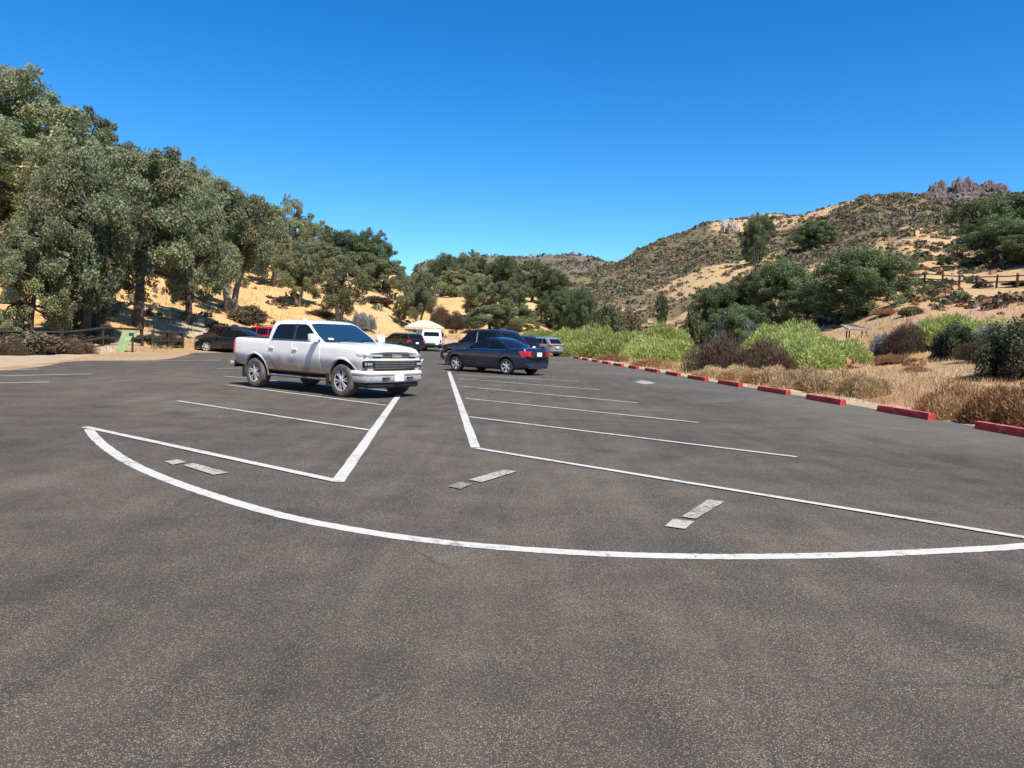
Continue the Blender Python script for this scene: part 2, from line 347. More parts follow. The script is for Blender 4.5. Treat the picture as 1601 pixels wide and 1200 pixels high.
# ------------------------------------------------------------------ terrain
# columns of the land: photo column, then (distance m, photo row of the ground there); a value given as ('z', h) is a height
COLS = {
 -250: [(24, ('z', 0)), (38, ('z', .2)), (50, ('z', 3)), (80, ('z', 14)), (120, ('z', 30)), (170, ('z', 44)), (260, ('z', 30))],
 0:   [(25, ('z', 0)), (41, ('z', .1)), (50, 520), (60, 482), (80, 405), (110, 285), (140, 225), (170, ('z', 33)), (300, ('z', 20))],
 150: [(36, ('z', 0)), (44, ('z', .2)), (55, 507), (70, 462), (95, 385), (140, 300), (170, 275), (300, ('z', 18))],
 300: [(52, ('z', 0)), (59, 529), (65, 508), (75, 482), (100, 430), (150, 360), (190, 330), (320, ('z', 15))],
 400: [(60, ('z', 0)), (70, 525), (80, 500), (95, 472), (130, 425), (180, 380), (210, 365), (330, ('z', 14))],
 500: [(72, ('z', 0)), (80, 524), (90, 498), (102, 473), (135, 433), (180, 400), (210, 390), (330, ('z', 12))],
 600: [(85, ('z', 0)), (94, 524), (105, 499), (120, 473), (160, 445), (220, 420), (330, ('z', 12))],
 650: [(97, ('z', 0)), (106, 524), (120, 499), (145, 477), (200, 458), (300, 440), (500, ('z', 20)), (900, 409), (1300, ('z', 50))],
 750: [(95, ('z', 0)), (104, 527), (122, 503), (150, 475), (200, 455), (300, 430), (450, ('z', 15)), (850, 396), (1300, ('z', 40))],
 800: [(88, ('z', 0)), (100, 531), (120, 508), (150, 482), (200, 458), (300, 432), (450, ('z', 12)), (850, 400), (1300, ('z', 40))],
 850: [(80, ('z', 0)), (95, 537), (115, 518), (145, 492), (200, 462), (300, 430), (450, ('z', 12)), (850, 393), (1300, ('z', 40))],
 900: [(66, ('z', 0)), (85, 551), (120, 536), (150, 506), (210, 470), (300, 428), (450, ('z', 20)), (850, 393), (1300, ('z', 40))],
 950: [(53, ('z', 0)), (80, 553), (120, 538), (160, 505), (220, 462), (300, 425), (420, 403), (600, ('z', 25)), (900, 400), (1300, ('z', 40))],
 1000: [(43, ('z', 0)), (60, 564), (90, 552), (120, 538), (150, 512), (200, 470), (280, 412), (350, 378), (500, ('z', 20))],
 1050: [(38, ('z', 0)), (60, 567), (90, 551), (120, 534), (150, 505), (200, 458), (260, 412), (350, 358), (500, ('z', 30))],
 1100: [(33, ('z', 0)), (50, 574), (80, 553), (110, 527), (140, 495), (190, 445), (240, 402), (320, 345), (500, ('z', 30))],
 1180: [(28, ('z', 0)), (45, 578), (70, 553), (95, 525), (120, 497), (160, 452), (220, 402), (300, 348), (370, 330), (520, ('z', 40))],
 1280: [(23, ('z', 0)), (35, 592), (50, 568), (70, 530), (85, 500), (110, 465), (150, 430), (200, 392), (260, 348), (330, 320), (500, ('z', 40))],
 1340: [(20.5, ('z', 0)), (30, 605), (45, 573), (60, 538), (72, 508), (90, 478), (120, 440), (170, 390), (230, 335), (280, 303), (450, ('z', 40))],
 1400: [(18.5, ('z', 0)), (30, 603), (45, 562), (60, 520), (75, 482), (88, 462), (130, 402), (200, 342), (260, 302), (420, ('z', 40))],
 1450: [(17.5, ('z', 0)), (30, 603), (45, 556), (58, 515), (72, 482), (84, 464), (120, 415), (190, 352), (260, 314), (420, ('z', 40))],
 1520: [(16.5, ('z', 0)), (28, 610), (45, 550), (58, 512), (70, 484), (80, 467), (110, 425), (150, 390), (200, 355), (290, 308), (420, ('z', 40))],
 1600: [(15.5, ('z', 0)), (28, 612), (42, 552), (56, 512), (66, 488), (76, 470), (100, 425), (140, 385), (200, 345), (280, 310), (420, ('z', 45))],
 1850: [(12, ('z', 0)), (25, ('z', .1)), (45, ('z', 3)), (80, ('z', 10)), (140, ('z', 25)), (260, ('z', 55)), (420, ('z', 45))],
}
RG = np.exp(np.linspace(math.log(3.0), math.log(4500), 300))
_az, _prof = [], []
for px in sorted(COLS):
    az = az_of(px); pr = [(0, 0), (COLS[px][0][0]-1, 0)]
    for r, y in COLS[px]:
        pr.append((r, y[1] if isinstance(y, tuple) else z_at(az, r, y)))
    pr += [(pr[-1][0]+500, pr[-1][1]*.6), (4500, 10)]
    rr, zz = zip(*pr); _az.append(az); _prof.append(np.interp(RG, rr, zz))
for a, s in ((math.pi*.62, 1), (math.pi, .4), (-math.pi*.62, 1), (-math.pi, .4)):
    rr, zz = zip((0, 0), (22, 0), (60, 2*s), (150, 16*s), (300, 40*s), (1500, 20), (4500, 10)); _az.append(a); _prof.append(np.interp(RG, rr, zz))
_o = np.argsort(_az); _az = np.array(_az)[_o]; _prof = np.array(_prof)[_o]
AZG = np.concatenate([np.linspace(-math.pi, -rad(44), 70, endpoint=False), np.linspace(-rad(44), rad(44), 620, endpoint=False), np.linspace(rad(44), math.pi, 70)])
Z = np.zeros((len(AZG), len(RG)))
for j in range(len(RG)): Z[:, j] = np.interp(AZG, _az, _prof[:, j])
def smooth(Zi, n, ax):
    for _ in range(n):
        a = np.roll(Zi, 1, ax); b = np.roll(Zi, -1, ax)
        if ax == 1: a[:, 0] = Zi[:, 0]; b[:, -1] = Zi[:, -1]
        else: a[0] = Zi[0]; b[-1] = Zi[-1]
        Zi = (a+2*Zi+b)/4
    return Zi
Z = smooth(smooth(Z, 5, 1), 16, 0)
AA, RR = np.meshgrid(AZG, RG, indexing='ij'); XX = RR*np.sin(AA); YY = RR*np.cos(AA)
hgt = np.clip(Z/6, 0, 1)
Z0 = Z.copy()
Z = Z + hgt*(fbm(XX/38, YY/38, 4)*np.clip(RR/70, .3, 4.0)*.9 + fbm(XX/7, YY/7, 3)*np.clip(RR/150, .25, 1)*.7) + np.clip(Z/1.0, 0, 1)*fbm(XX/3+50, YY/3, 3)*.18
_q = XX*math.cos(.0995)+YY*math.sin(.0995)-7.045*CAM_H; _m = np.clip((_q-1.3)/3.0, 0, 1); Z = np.where((XX > -5) & (YY > -40) & (YY < 72), Z*(_m*_m*(3-2*_m)), Z)
Z[-1] = Z[0]
def height(x, y):
    a = math.atan2(x, y); r = math.hypot(x, y)
    i = np.searchsorted(AZG, a)-1; i = min(max(i, 0), len(AZG)-2); j = np.searchsorted(RG, r)-1; j = min(max(j, 0), len(RG)-2)
    u = (a-AZG[i])/(AZG[i+1]-AZG[i]); v = (r-RG[j])/(RG[j+1]-RG[j]); u = min(max(u, 0), 1); v = min(max(v, 0), 1)
    return float((Z[i, j]*(1-u)+Z[i+1, j]*u)*(1-v)+(Z[i, j+1]*(1-u)+Z[i+1, j+1]*u)*v)
def at(px, r, py=500):
    a = az_of(px, py); x, y = r*math.sin(a), r*math.cos(a)
    return Vector((x, y, height(x, y)))
# golden grass clearings on the right hill (photo column, distance, radius m)
STRAW = [(1095, 205, 15, .9), (1060, 190, 9, .45), (1230, 350, 34, 1.), (1180, 380, 22, .9), (1290, 345, 20, .7), (1110, 180, 9, .8), (1210, 140, 14, .9), (1160, 125, 10, .8), (1250, 160, 9, .8), (1300, 130, 10, .7), (1215, 300, 20, 1.), (1262, 285, 15, 1.), (1200, 330, 20, 1.),
         (1420, 150, 26, .55), (1500, 105, 26, 1.), (1580, 95, 26, 1.), (1450, 95, 18, 1.), (1400, 85, 16, .9), (1360, 75, 14, .8), (960, 175, 11, .45), (985, 200, 10, .45), (1050, 145, 16, .45), (1000, 150, 12, .45), (1100, 120, 12, .45),
         (1350, 250, 14, .5), (930, 260, 14, .5), (1480, 160, 16, .6), (1260, 100, 14, .9), (1200, 95, 14, .9)]
ST = np.zeros_like(Z)
for px, r, s, k in STRAW:
    a = az_of(px); ST = np.maximum(ST, k*np.exp(-((XX-r*math.sin(a))**2+(YY-r*math.cos(a))**2)/(2*s*s)))
ST = np.maximum(ST, np.clip((85-RR)/25, 0, 1))
def straw_at(x, y):
    a = math.atan2(x, y); r = math.hypot(x, y)
    i = min(max(np.searchsorted(AZG, a)-1, 0), len(AZG)-2); j = min(max(np.searchsorted(RG, r)-1, 0), len(RG)-2); return ST[i, j]

na, nr = Z.shape
Zt = Z-.05*np.clip(1-Z/.05, 0, 1)
co = np.stack([XX, YY, Zt], -1).reshape(-1, 3)
I, J = np.meshgrid(np.arange(na-1), np.arange(nr-1), indexing='ij'); I = I.ravel(); J = J.ravel()
Q = np.stack([I*nr+J, I*nr+J+1, (I+1)*nr+J+1, (I+1)*nr+J], 1)
zc = Z[I, J]; ac = AZG[I]; rc = RG[J]
split_az = az_of(690)
is_far = (rc > 470)
is_flat = (zc < 1.3) & (rc < 130) & ~is_far
# the creek bottom and lot surroundings are "ground"; slopes are split left and right
sel = {'ground': is_flat, 'left_hillside': ~is_far & ~is_flat & (ac < split_az), 'right_hill': ~is_far & ~is_flat & (ac >= split_az), 'far_hills': is_far}
sel['left_hillside'] |= ~is_far & ~is_flat & (ac >= split_az) & (ac < az_of(880)) & (rc < 190); sel['right_hill'] &= ~sel['left_hillside']
for nm, mk in (('ground', 'valley'), ('left_hillside', 'left'), ('right_hill', 'right'), ('far_hills', 'far')):
    q = Q[sel[nm]]; used, inv = np.unique(q, return_inverse=True)
    me = bpy.data.meshes.new(nm); fc = inv.reshape(-1, 4)
    V = co[used]; F = [tuple(x) for x in fc.tolist()]
    if nm == 'ground':
        n0 = len(V); V = np.vstack([V, [[0, 0, -.05]]]); idx = {u: i for i, u in enumerate(used.tolist())}
        for i in range(na-1): F.append((n0, idx[i*nr], idx[(i+1)*nr]))
    me.from_pydata(V.tolist(), [], F); me.materials.append(MAT[mk])
    for p in me.polygons: p.use_smooth = True
    a = me.attributes.new('straw', 'FLOAT', 'POINT'); sv = ST.reshape(-1)[used]
    if nm == 'ground': sv = np.append(sv, 1)
    a.data.foreach_set('value', sv.astype(np.float32))
    o = bpy.data.objects.new(nm, me); C.objects.link(o); o['kind'] = 'structure'

# ------------------------------------------------------------------ parking lot
def sheet(name, pts, z, mat, parent=None, sub=None):
    bm = bmesh.new(); vs = [bm.verts.new((p[0], p[1], z)) for p in pts]; f = bm.faces.new(vs)
    if f.normal.z < 0: bmesh.ops.reverse_faces(bm, faces=[f])
    me = bpy.data.meshes.new(name); bm.to_mesh(me); bm.free()
    if me.polygons[0].normal.z < 0: me.flip_normals()
    return link(name, me, mat, parent)
AX = Vector((math.sin(-.0995), math.cos(-.0995), 0)); AN = Vector((AX.y, -AX.x, 0))      # aisle direction and its right-hand normal
STOP_OFF = 7.045*CAM_H
right_edge = [AN*(STOP_OFF+.35+.12*math.sin(k*.9))+AX*t for k, t in enumerate(np.linspace(-22, 68, 46))]
far_edge = [G(874, 552), G(840, 548.5), G(780, 546), G(720, 543), G(660, 541), G(600, 541.5), G(540, 543), G(470, 545), G(400, 544.5), G(340, 544.5), G(290, 545), G(262, 547.5), G(240, 550.5), G(200, 553.5), G(150, 558.5), G(100, 564), G(50, 570), G(0, 575), G(-80, 584), G(-200, 600)]
def jag(pts, n=6, amp=.12, seed=3):
    rnd = random.Random(seed); out = []
    for a, b in zip(pts[:-1], pts[1:]):
        for k in range(n): out.append(a.lerp(b, k/n)+Vector((rnd.uniform(-amp, amp), rnd.uniform(-amp, amp), 0)))
    return out+[pts[-1]]
far_raw = list(far_edge); far_edge = jag(far_edge, 6, .18)
outline = right_edge+far_edge+[Vector((-24, 4, 0)), Vector((-24, -22, 0))]
lot = sheet('parking_lot', outline, 0.0, MAT['asphalt']); lot['kind'] = 'structure'
def strip(pts, w, z, name='painted_line', mat='line', parent=lot, seed=0):
    rnd = random.Random(seed+int(abs(pts[0].x*100)))
    P = []
    for a, b in zip(pts[:-1], pts[1:]):
        n = max(1, int((b-a).length/.35)) if len(pts) < 4 else 2
        for k in range(n): P.append(a.lerp(b, k/n))
    P.append(pts[-1]); bm = bmesh.new(); L = []
    for i, p in enumerate(P):
        t = (P[min(i+1, len(P)-1)]-P[max(i-1, 0)]).normalized(); nn = Vector((-t.y, t.x, 0))
        a = bm.verts.new(Vector((p.x, p.y, z))+nn*(w/2+rnd.uniform(-.005, .005))); b = bm.verts.new(Vector((p.x, p.y, z))-nn*(w/2+rnd.uniform(-.005, .005))); L.append((a, b))
    for (a, b), (c, d) in zip(L[:-1], L[1:]): bm.faces.new((b, d, c, a))
    return from_up(name, bm, MAT[mat], parent)
def from_up(name, bm, mat, parent):
    me = bpy.data.meshes.new(name); bm.to_mesh(me); bm.free()
    if me.polygons[0].normal.z < 0: me.flip_normals()
    return link(name, me, mat, parent)
curve = [(139, 671), (150, 685), (175, 706), (210, 727), (250, 745), (300, 763.5), (370, 786.5), (450, 808), (540, 826), (640, 841.5), (740, 852.5), (850, 861), (950, 866.5), (1050, 869.5), (1150, 870.5), (1250, 869.5), (1350, 867), (1450, 862.5), (1530, 858.5), (1601, 853.5), (1760, 838)]
def spline(P, k=6):
    out = []
    for i in range(len(P)-1):
        a, b, c, d = P[max(i-1, 0)], P[i], P[i+1], P[min(i+2, len(P)-1)]
        for j in range(k):
            t = j/k; out.append(.5*((2*b)+(c-a)*t+(2*a-5*b+4*c-d)*t*t+(3*b-a-3*c+d)*t**3))
    return out+[P[-1]]
strip(spline([G(*p) for p in curve]), .135, .004)
z2 = .008
for (a, b, wd, zz) in [((528, 754), (620, 622), .14, z2), ((620, 622), (661, 561), .14, z2), ((743, 700), (702, 581), .14, z2), ((745, 701.5), (1605, 842), .105, .012), ((1605, 842), (1760, 867), .105, .012), ((527, 753), (133, 668), .12, .012)]:
    strip([G(*a), G(*b)], wd, zz)
for a, b in [((733, 652), (1246, 715)), ((728, 623), (1092, 661)), ((725, 604.5), (998, 630)), ((717, 592), (938, 609.5)), ((712, 586), (905, 596)), ((578, 673), (278, 627)), ((604, 634), (356, 602)), ((617, 612), (350, 588)),
             ((0, 599), (77, 597.5)), ((0, 588), (145, 584.5)), ((-60, 581), (60, 577)), ((38, 572.5), (82, 571)), ((195, 564.5), (345, 563)), ((340, 576), (380, 575.5)), ((-300, 617), (-60, 606))]:
    strip([G(*a), G(*b)], .108 if a[0] > 250 and b[0] != 380 else .15, .012, mat='thin')
def bar(pix): sheet('painted_bar', [G(*p) for p in pix], .012, MAT['worn'], lot)
bar([(257, 722.5), (278, 719), (291, 723.5), (270.5, 727.5)]); bar([(285.5, 728), (302.5, 725), (357, 740), (334, 743.5)])
bar([(700, 761.5), (717, 754.5), (737.5, 757.5), (720, 765.5)]); bar([(733, 751), (787.5, 735), (808, 738), (753, 755)])
bar([(1039.5, 824), (1052.5, 812.5), (1086, 816.5), (1071, 828.5)]); bar([(1066, 809), (1107, 782), (1133, 785.5), (1088, 812.5)])
bar([(990, 597), (1005, 594.5), (1026, 599), (1008, 601)])
# sandy shoulder between asphalt and brush on both sides
sh = [AN*(STOP_OFF+.25)+AX*t for t in np.linspace(-22, 68, 46)]
rnd = random.Random(5)
sh2 = [AN*(STOP_OFF+1.5+rnd.uniform(-.3, .45))+AX*t for t in np.linspace(-22, 68, 46)]
def band(name, A, B, z, mat, kind='structure', n=4):
    bm = bmesh.new(); rows = []
    for a, b in zip(A, B):
        row = []
        for k in range(n+1):
            p = a.lerp(b, k/n); row.append(bm.verts.new((p.x, p.y, max(z, height(p.x, p.y)+.02) if k else z-.03)))
        rows.append(row)
    for r1, r2 in zip(rows[:-1], rows[1:]):
        for k in range(n): bm.faces.new((r1[k], r1[k+1], r2[k+1], r2[k]))
    for f in bm.faces: f.normal_update()
    if bm.faces[:][0].normal.z < 0: bmesh.ops.reverse_faces(bm, faces=bm.faces[:])
    me = bpy.data.meshes.new(name); bm.to_mesh(me); bm.free()
    for p in me.polygons: p.use_smooth = True
    o = link(name, me, mat); o['kind'] = kind; return o
band('gravel_shoulder', sh, sh2, -.004, MAT['shoulder'])
far_s = [a.lerp(b, k/4) for a, b in zip(far_raw[:-1], far_raw[1:]) for k in range(4)]+[far_raw[-1]]
inner = [p-Vector((p.x, p.y, 0)).normalized()*.6 for p in far_s]; outer = [p+Vector((p.x, p.y, 0)).normalized()*(3.5+8*max(0, min(1, (-p.x-8)/18))) for p in far_s]
band('gravel_shoulder', inner, outer, -.004, MAT['shoulder'], n=8)

# ------------------------------------------------------------------ red wheel stops
def stop_mesh(seed):
    rnd = random.Random(seed); bm = bmesh.new(); n = 10; L = 2.0; rows = []
    prof = [(-.10, 0), (-.094, .09), (-.075, .155), (0, .165), (.075, .155), (.094, .09), (.10, 0)]
    for i in range(n+1):
        t = (i/n-.5)*L; e = .012 if i in (0, n) else 0
        rows.append([bm.verts.new((p[0]*(1-e*4)+rnd.uniform(-.003, .003), t, max(0, p[1]*(1-e*3)+(rnd.uniform(-.004, .004) if p[1] else 0)))) for p in prof])
    for a, b in zip(rows[:-1], rows[1:]):
        for k in range(len(prof)-1): bm.faces.new((a[k], a[k+1], b[k+1], b[k]))
        bm.faces.new((a[0], b[0], b[-1], a[-1]))
    bm.faces.new(rows[0]); bm.faces.new(rows[-1][::-1])
    bmesh.ops.recalc_face_normals(bm, faces=bm.faces[:])
    me = bpy.data.meshes.new('wheel_stop'); bm.to_mesh(me); bm.free(); me.materials.append(MAT['redstop']); return me
sm = [stop_mesh(i) for i in range(3)]
t0 = G(1382, 643).dot(AX); STEP = 2.254*CAM_H
ORD = ['cut by the right frame edge beside rust-coloured bush', 'first whole one from the right, in front of pale grass', 'second whole one from the right', 'third whole one, in front of buff grass tufts', 'fourth whole one from the right', 'fifth whole one, before the dark brown bush', 'sixth whole one from the right', 'seventh whole one, before low reddish grass', 'eighth whole one from the right', 'ninth whole one from the right',
       'tenth whole one from the right, before willows', 'fourth from the far end', 'third from the far end', 'second from the far end', 'farthest, at the end of the row']
for k in range(-1, 13):
    p = AN*(STOP_OFF+.02+random.Random(k).uniform(-.06, .06))+AX*(t0+(k)*STEP-.93)
    o = link('wheel_stop', sm[k % 3]); o.location = (p.x, p.y, 0.001); o.rotation_euler = (0, 0, .0995+random.Random(k+50).uniform(-.035, .035))
    props(o, 'red painted concrete wheel stop, '+ORD[k+1 if k < 9 else k+2], 'wheel stop', 'red wheel stops along the right edge of the lot')
for (px, py, l2) in [((1105, 587.5, 'red painted concrete wheel stop lying behind the main row near the brown bush'))]:
    p = G(px, py); o = link('wheel_stop', sm[0]); o.location = (p.x, p.y, .03); o.rotation_euler = (0, 0, .35)
    props(o, l2, 'wheel stop', 'red wheel stops along the right edge of the lot')

# ------------------------------------------------------------------ foliage
def leaf_cloud(name, clumps, per, size, seed, mat, up=.0, elong=1.35, flat=.85, shell=.35):
    """clumps: (x, y, z, radius, shade) -> quads scattered through each clump's volume"""
    rs = np.random.RandomState(seed); cl = np.array([c[:4] for c in clumps]); sh_ = np.array([c[4] for c in clumps])
    w_ = cl[:, 3]**2; cnt = np.maximum(6, (per*len(cl)*w_/w_.sum()).astype(int)); idx = np.repeat(np.arange(len(cl)), cnt); N = len(idx)
    d = rs.normal(size=(N, 3)); d /= np.linalg.norm(d, axis=1)[:, None]
    rr = (shell+(1-shell)*rs.rand(N)**.6)[:, None]
    lump = 1+.28*np.sin(d[:, :1]*5+idx[:, None]*1.7)*np.cos(d[:, 1:2]*4+idx[:, None]*2.3)
    P = cl[idx, :3]+d*rr*lump*cl[idx, 3:4]*np.array([1, 1, flat])
    a = d*.7+rs.normal(size=(N, 3))*.8; a[:, 2] += up; a /= np.linalg.norm(a, axis=1)[:, None]
    b = np.cross(a, rs.normal(size=(N, 3))); b /= np.linalg.norm(b, axis=1)[:, None]; c = np.cross(a, b)
    s = size*(.6+.8*rs.rand(N))[:, None]
    b = b*s*.5*elong; c = c*s*.5
    V = np.stack([P-b, P-c*.9+b*.1, P+b, P+c], 1)
    var = np.clip(sh_[idx]+rs.normal(size=N)*.22, 0, 1)
    me = quads_mesh(name, V, var); me.materials.append(mat); return me

def trunk_mesh(limbs, mat, seg=7):
    bm = bmesh.new()
    for pts, rd in limbs: tube(bm, pts, rd, seg)
    me = bpy.data.meshes.new('trunk'); bm.to_mesh(me); bm.free()
    for p in me.polygons: p.use_smooth = True
    me.materials.append(mat); return me
def make_oak(seed, mat, bark, leaves=26000, lean=.0, stems=2, open_=.0, size=.17, low=.14):
    """unit tree: 1 high, about 1 wide"""
    r = random.Random(seed); clumps, limbs = [], []
    H = 8.0; ends = []
    base = Vector((0, 0, -.25))
    for s in range(stems):
        ang = r.uniform(0, 6.28); sp = .13*H if stems > 1 else .03*H
        fork = Vector((math.cos(ang)*sp*.6, math.sin(ang)*sp*.6, H*r.uniform(.2, .3)))
        top = Vector((math.cos(ang)*sp*1.6+lean*H*.3, math.sin(ang)*sp*1.6, H*r.uniform(.55, .7)))
        b0 = base+Vector((math.cos(ang)*.18*(stems > 1), math.sin(ang)*.18*(stems > 1), 0))
        mid = fork.lerp(top, .5)+Vector((r.uniform(-.3, .3), r.uniform(-.3, .3), 0))
        limbs.append(([b0, b0.lerp(fork, .5)+Vector((r.uniform(-.15, .15), r.uniform(-.15, .15), 0)), fork, mid, top], [.34, .27, .22, .15, .06]))
        ends += [fork.lerp(mid, .3), mid, mid.lerp(top, .5), top]
    nl = int(34*(1-open_*.4))
    lobes = []
    for k in range(nl):
        # lobes spread over a rounded, uneven crown
        u = (k+.5)/nl; ph = k*2.39996+r.uniform(-.3, .3); zz = low+(.97-low)*u**.85
        prof = math.sin(math.pi*min(1, max(.0, (zz-low+.12)/(1.12-low))))**.55
        rad_ = .5*H*prof*r.uniform(.5, 1.0)
        lobes.append(Vector((math.cos(ph)*rad_+lean*zz*H*.25, math.sin(ph)*rad_, zz*H*r.uniform(.93, 1.0))))
    for p in lobes:
        e = min(ends, key=lambda q: (q-p).length+max(0, q.z-p.z)*.8)
        m = e.lerp(p, .5)+Vector((r.uniform(-.25, .25), r.uniform(-.25, .25), r.uniform(0, .3)))
        limbs.append(([e, m, p], [.10, .06, .02]))
        R = H*r.uniform(.07, .15)*(1-.2*open_); sd = r.uniform(.15, .85)
        clumps.append((p.x, p.y, p.z, R, sd))
        for q in range(r.randint(2, 4)):
            v = Vector((r.gauss(0, 1), r.gauss(0, 1), r.gauss(0, .7))).normalized()*R*r.uniform(.9, 1.5)
            clumps.append((p.x+v.x, p.y+v.y, min(p.z+v.z, H*1.02), R*r.uniform(.35, .65), min(1, max(0, sd+r.uniform(-.25, .3)))))
    if not open_ or True:
        for k in range(6): clumps.append((r.uniform(-.14, .14)*H, r.uniform(-.14, .14)*H, H*r.uniform(.4, .75), H*.12, .25))
    cm = leaf_cloud('crown', clumps, leaves*2.2/len(clumps), size*.60, seed, mat)
    return trunk_mesh(limbs, bark), cm, H, H
OAKS = [make_oak(11, MAT['oak'], MAT['bark'], 30000, stems=2, low=.20), make_oak(12, MAT['oak'], MAT['bark'], 30000, .3, 1, .25, low=.22), make_oak(13, MAT['oak'], MAT['palebark'], 26000, -.2, 3, .55, low=.26),
        make_oak(14, MAT['oak'], MAT['bark'], 28000, 0, 2, .2, low=.08), make_oak(15, MAT['oak'], MAT['palebark'], 28000, .25, 2, .6, low=.24)]
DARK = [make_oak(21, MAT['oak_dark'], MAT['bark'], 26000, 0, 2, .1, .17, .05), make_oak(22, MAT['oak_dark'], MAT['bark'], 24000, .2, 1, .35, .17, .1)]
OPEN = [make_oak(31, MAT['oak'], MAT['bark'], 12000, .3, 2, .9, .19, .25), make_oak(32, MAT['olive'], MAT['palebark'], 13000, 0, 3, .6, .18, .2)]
def make_shrub(seed, mat, leaves, size, n=26, H=2.0, W=4.0, up=.3, bark='bark', elong=1.8):
    r = random.Random(seed); clumps = []; limbs = []
    for k in range(n):
        a = k*2.4+r.uniform(-.4, .4); q = math.sqrt((k+.4)/n)*.5*r.uniform(.8, 1.0)
        z = H*(.30+.55*(1-(q/.5)**2)**.7*r.uniform(.55, 1.1)); q *= W*.86
        R = H*r.uniform(.14, .24); clumps.append((math.cos(a)*q, math.sin(a)*q, z, R, r.uniform(.25, .85)))
        for zz in np.arange(z-R*1.3, .1, -R*1.2): clumps.append((math.cos(a)*q*1.03, math.sin(a)*q*1.03, zz, R*r.uniform(.85, 1.1), r.uniform(.1, .5)))
        if k % 2: limbs.append(([Vector((math.cos(a)*.1, math.sin(a)*.1, -.1)), Vector((math.cos(a)*q*.5, math.sin(a)*q*.5, z*.55)), Vector((math.cos(a)*q, math.sin(a)*q, z+R*.6))], [.03, .02, .008]))
    return trunk_mesh(limbs, MAT[bark], 5), leaf_cloud('foliage', clumps, leaves/len(clumps), size, seed, mat, up=up, elong=elong, flat=.95, shell=.15), H, W
def make_spray(seed, mat, n, blade, H=1.0, W=2.4, width=.012, mounds=9, lean=.5):
    """a bush of upright thin twigs and stalks in several mounds"""
    rs = np.random.RandomState(seed); mx = []
    for k in range(mounds):
        q = math.sqrt((k+.3)/mounds)*.36*W; a = k*2.4+rs.uniform(-.4, .4); mx.append((math.cos(a)*q, math.sin(a)*q, W*rs.uniform(.15, .24), H*rs.uniform(.62, 1.0)*(1-.35*(k/mounds)), rs.rand()))
    mx = np.array(mx); i = rs.randint(0, mounds, n)
    d = rs.normal(size=(n, 3)); d[:, 2] = np.abs(d[:, 2])*1.1; d /= np.linalg.norm(d, axis=1)[:, None]
    rr = rs.rand(n)**.45
    B = np.stack([mx[i, 0]+d[:, 0]*mx[i, 2]*rr, mx[i, 1]+d[:, 1]*mx[i, 2]*rr, np.maximum(0, d[:, 2]*rr*mx[i, 3]-blade*.3)], 1)
    dr = d*lean+rs.normal(size=(n, 3))*.38+np.array([0, 0, .55]); dr /= np.linalg.norm(dr, axis=1)[:, None]
    T = B+dr*(blade*(.4+.8*rs.rand(n)))[:, None]
    side = np.cross(dr, rs.normal(size=(n, 3))); side /= np.linalg.norm(side, axis=1)[:, None]; side *= width*(.5+rs.rand(n))[:, None]
    V = np.stack([B-side, B+side, T+side*.6, T-side*.6], 1)
    me = quads_mesh('foliage', V, np.clip(.15+.3*rr+.35*mx[i, 4]+rs.normal(size=n)*.22, 0, 1)); me.materials.append(mat); return None, me, H*1.08, W*1.05
def with_stems(sp, seed):
    r = random.Random(seed); H, W = sp[2], sp[3]; limbs = []
    for k in range(9):
        a = k*2.4; q = r.uniform(.1, .36)*W; limbs.append(([Vector((math.cos(a)*q*.5, math.sin(a)*q*.5, -.1)), Vector((math.cos(a)*q, math.sin(a)*q, H*.45)), Vector((math.cos(a)*q*1.25, math.sin(a)*q*1.25, H*.7))], [.03, .02, .008]))
    return trunk_mesh(limbs, MAT['bark'], 5), sp[1], H, W
WILLOW = [with_stems(make_spray(41, MAT['willow'], 52000, .17, 2.0, 4.4, .017, 16, .5), 1), with_stems(make_spray(42, MAT['willow'], 52000, .17, 2.0, 4.8, .017, 19, .5), 2)]
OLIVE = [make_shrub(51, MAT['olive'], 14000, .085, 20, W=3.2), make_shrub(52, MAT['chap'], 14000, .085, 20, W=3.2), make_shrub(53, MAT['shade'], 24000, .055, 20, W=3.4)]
BROWN = [make_spray(61, MAT['brown'], 26000, .16, 2.0, 3.6, .010, 11), make_spray(62, MAT['brown'], 26000, .16, 2.0, 3.6, .010, 12)]
GREYB = [make_spray(63, MAT['grey'], 20000, .2, 2.0, 3.0, .011, 9)]
RUST = [make_spray(64, MAT['rust'], 24000, .10, 1.0, 2.8, .009, 12), make_spray(65, MAT['rust'], 24000, .11, 1.0, 2.4, .009, 10)]
STRAWT = [make_spray(66, MAT['buff'], 20000, .14, 1.0, 2.4, .008, 12, .4), make_spray(67, MAT['buff'], 20000, .14, 1.0, 2.4, .008, 13, .4)]
def plant(name, cat, proto, px, r, top, wpx, label, group, seed=0, base_z=None, rootpart='trunk', crown='crown', squash=1.0):
    """stands at photo column px, r metres away, on the terrain; reaches photo row top; wpx photo pixels wide"""
    tm, cm, H, W = proto; a = az_of(px, 480); p = Vector((r*math.sin(a), r*math.cos(a), 0)); p.z = height(p.x, p.y) if base_z is None else base_z
    h = z_at(a, r, top)-p.z; wd = wpx/FPX*r
    rnd = random.Random(int(px*13+r*7+seed))
    e = empty(name, p, rnd.uniform(0, 6.28), (wd/W*squash, wd/W*squash, max(h, .2)/H))
    if tm: link(rootpart, tm, None, e)
    link(crown, cm, None, e)
    props(e, label, cat, group); return e
GL = 'oaks on the left hillside'
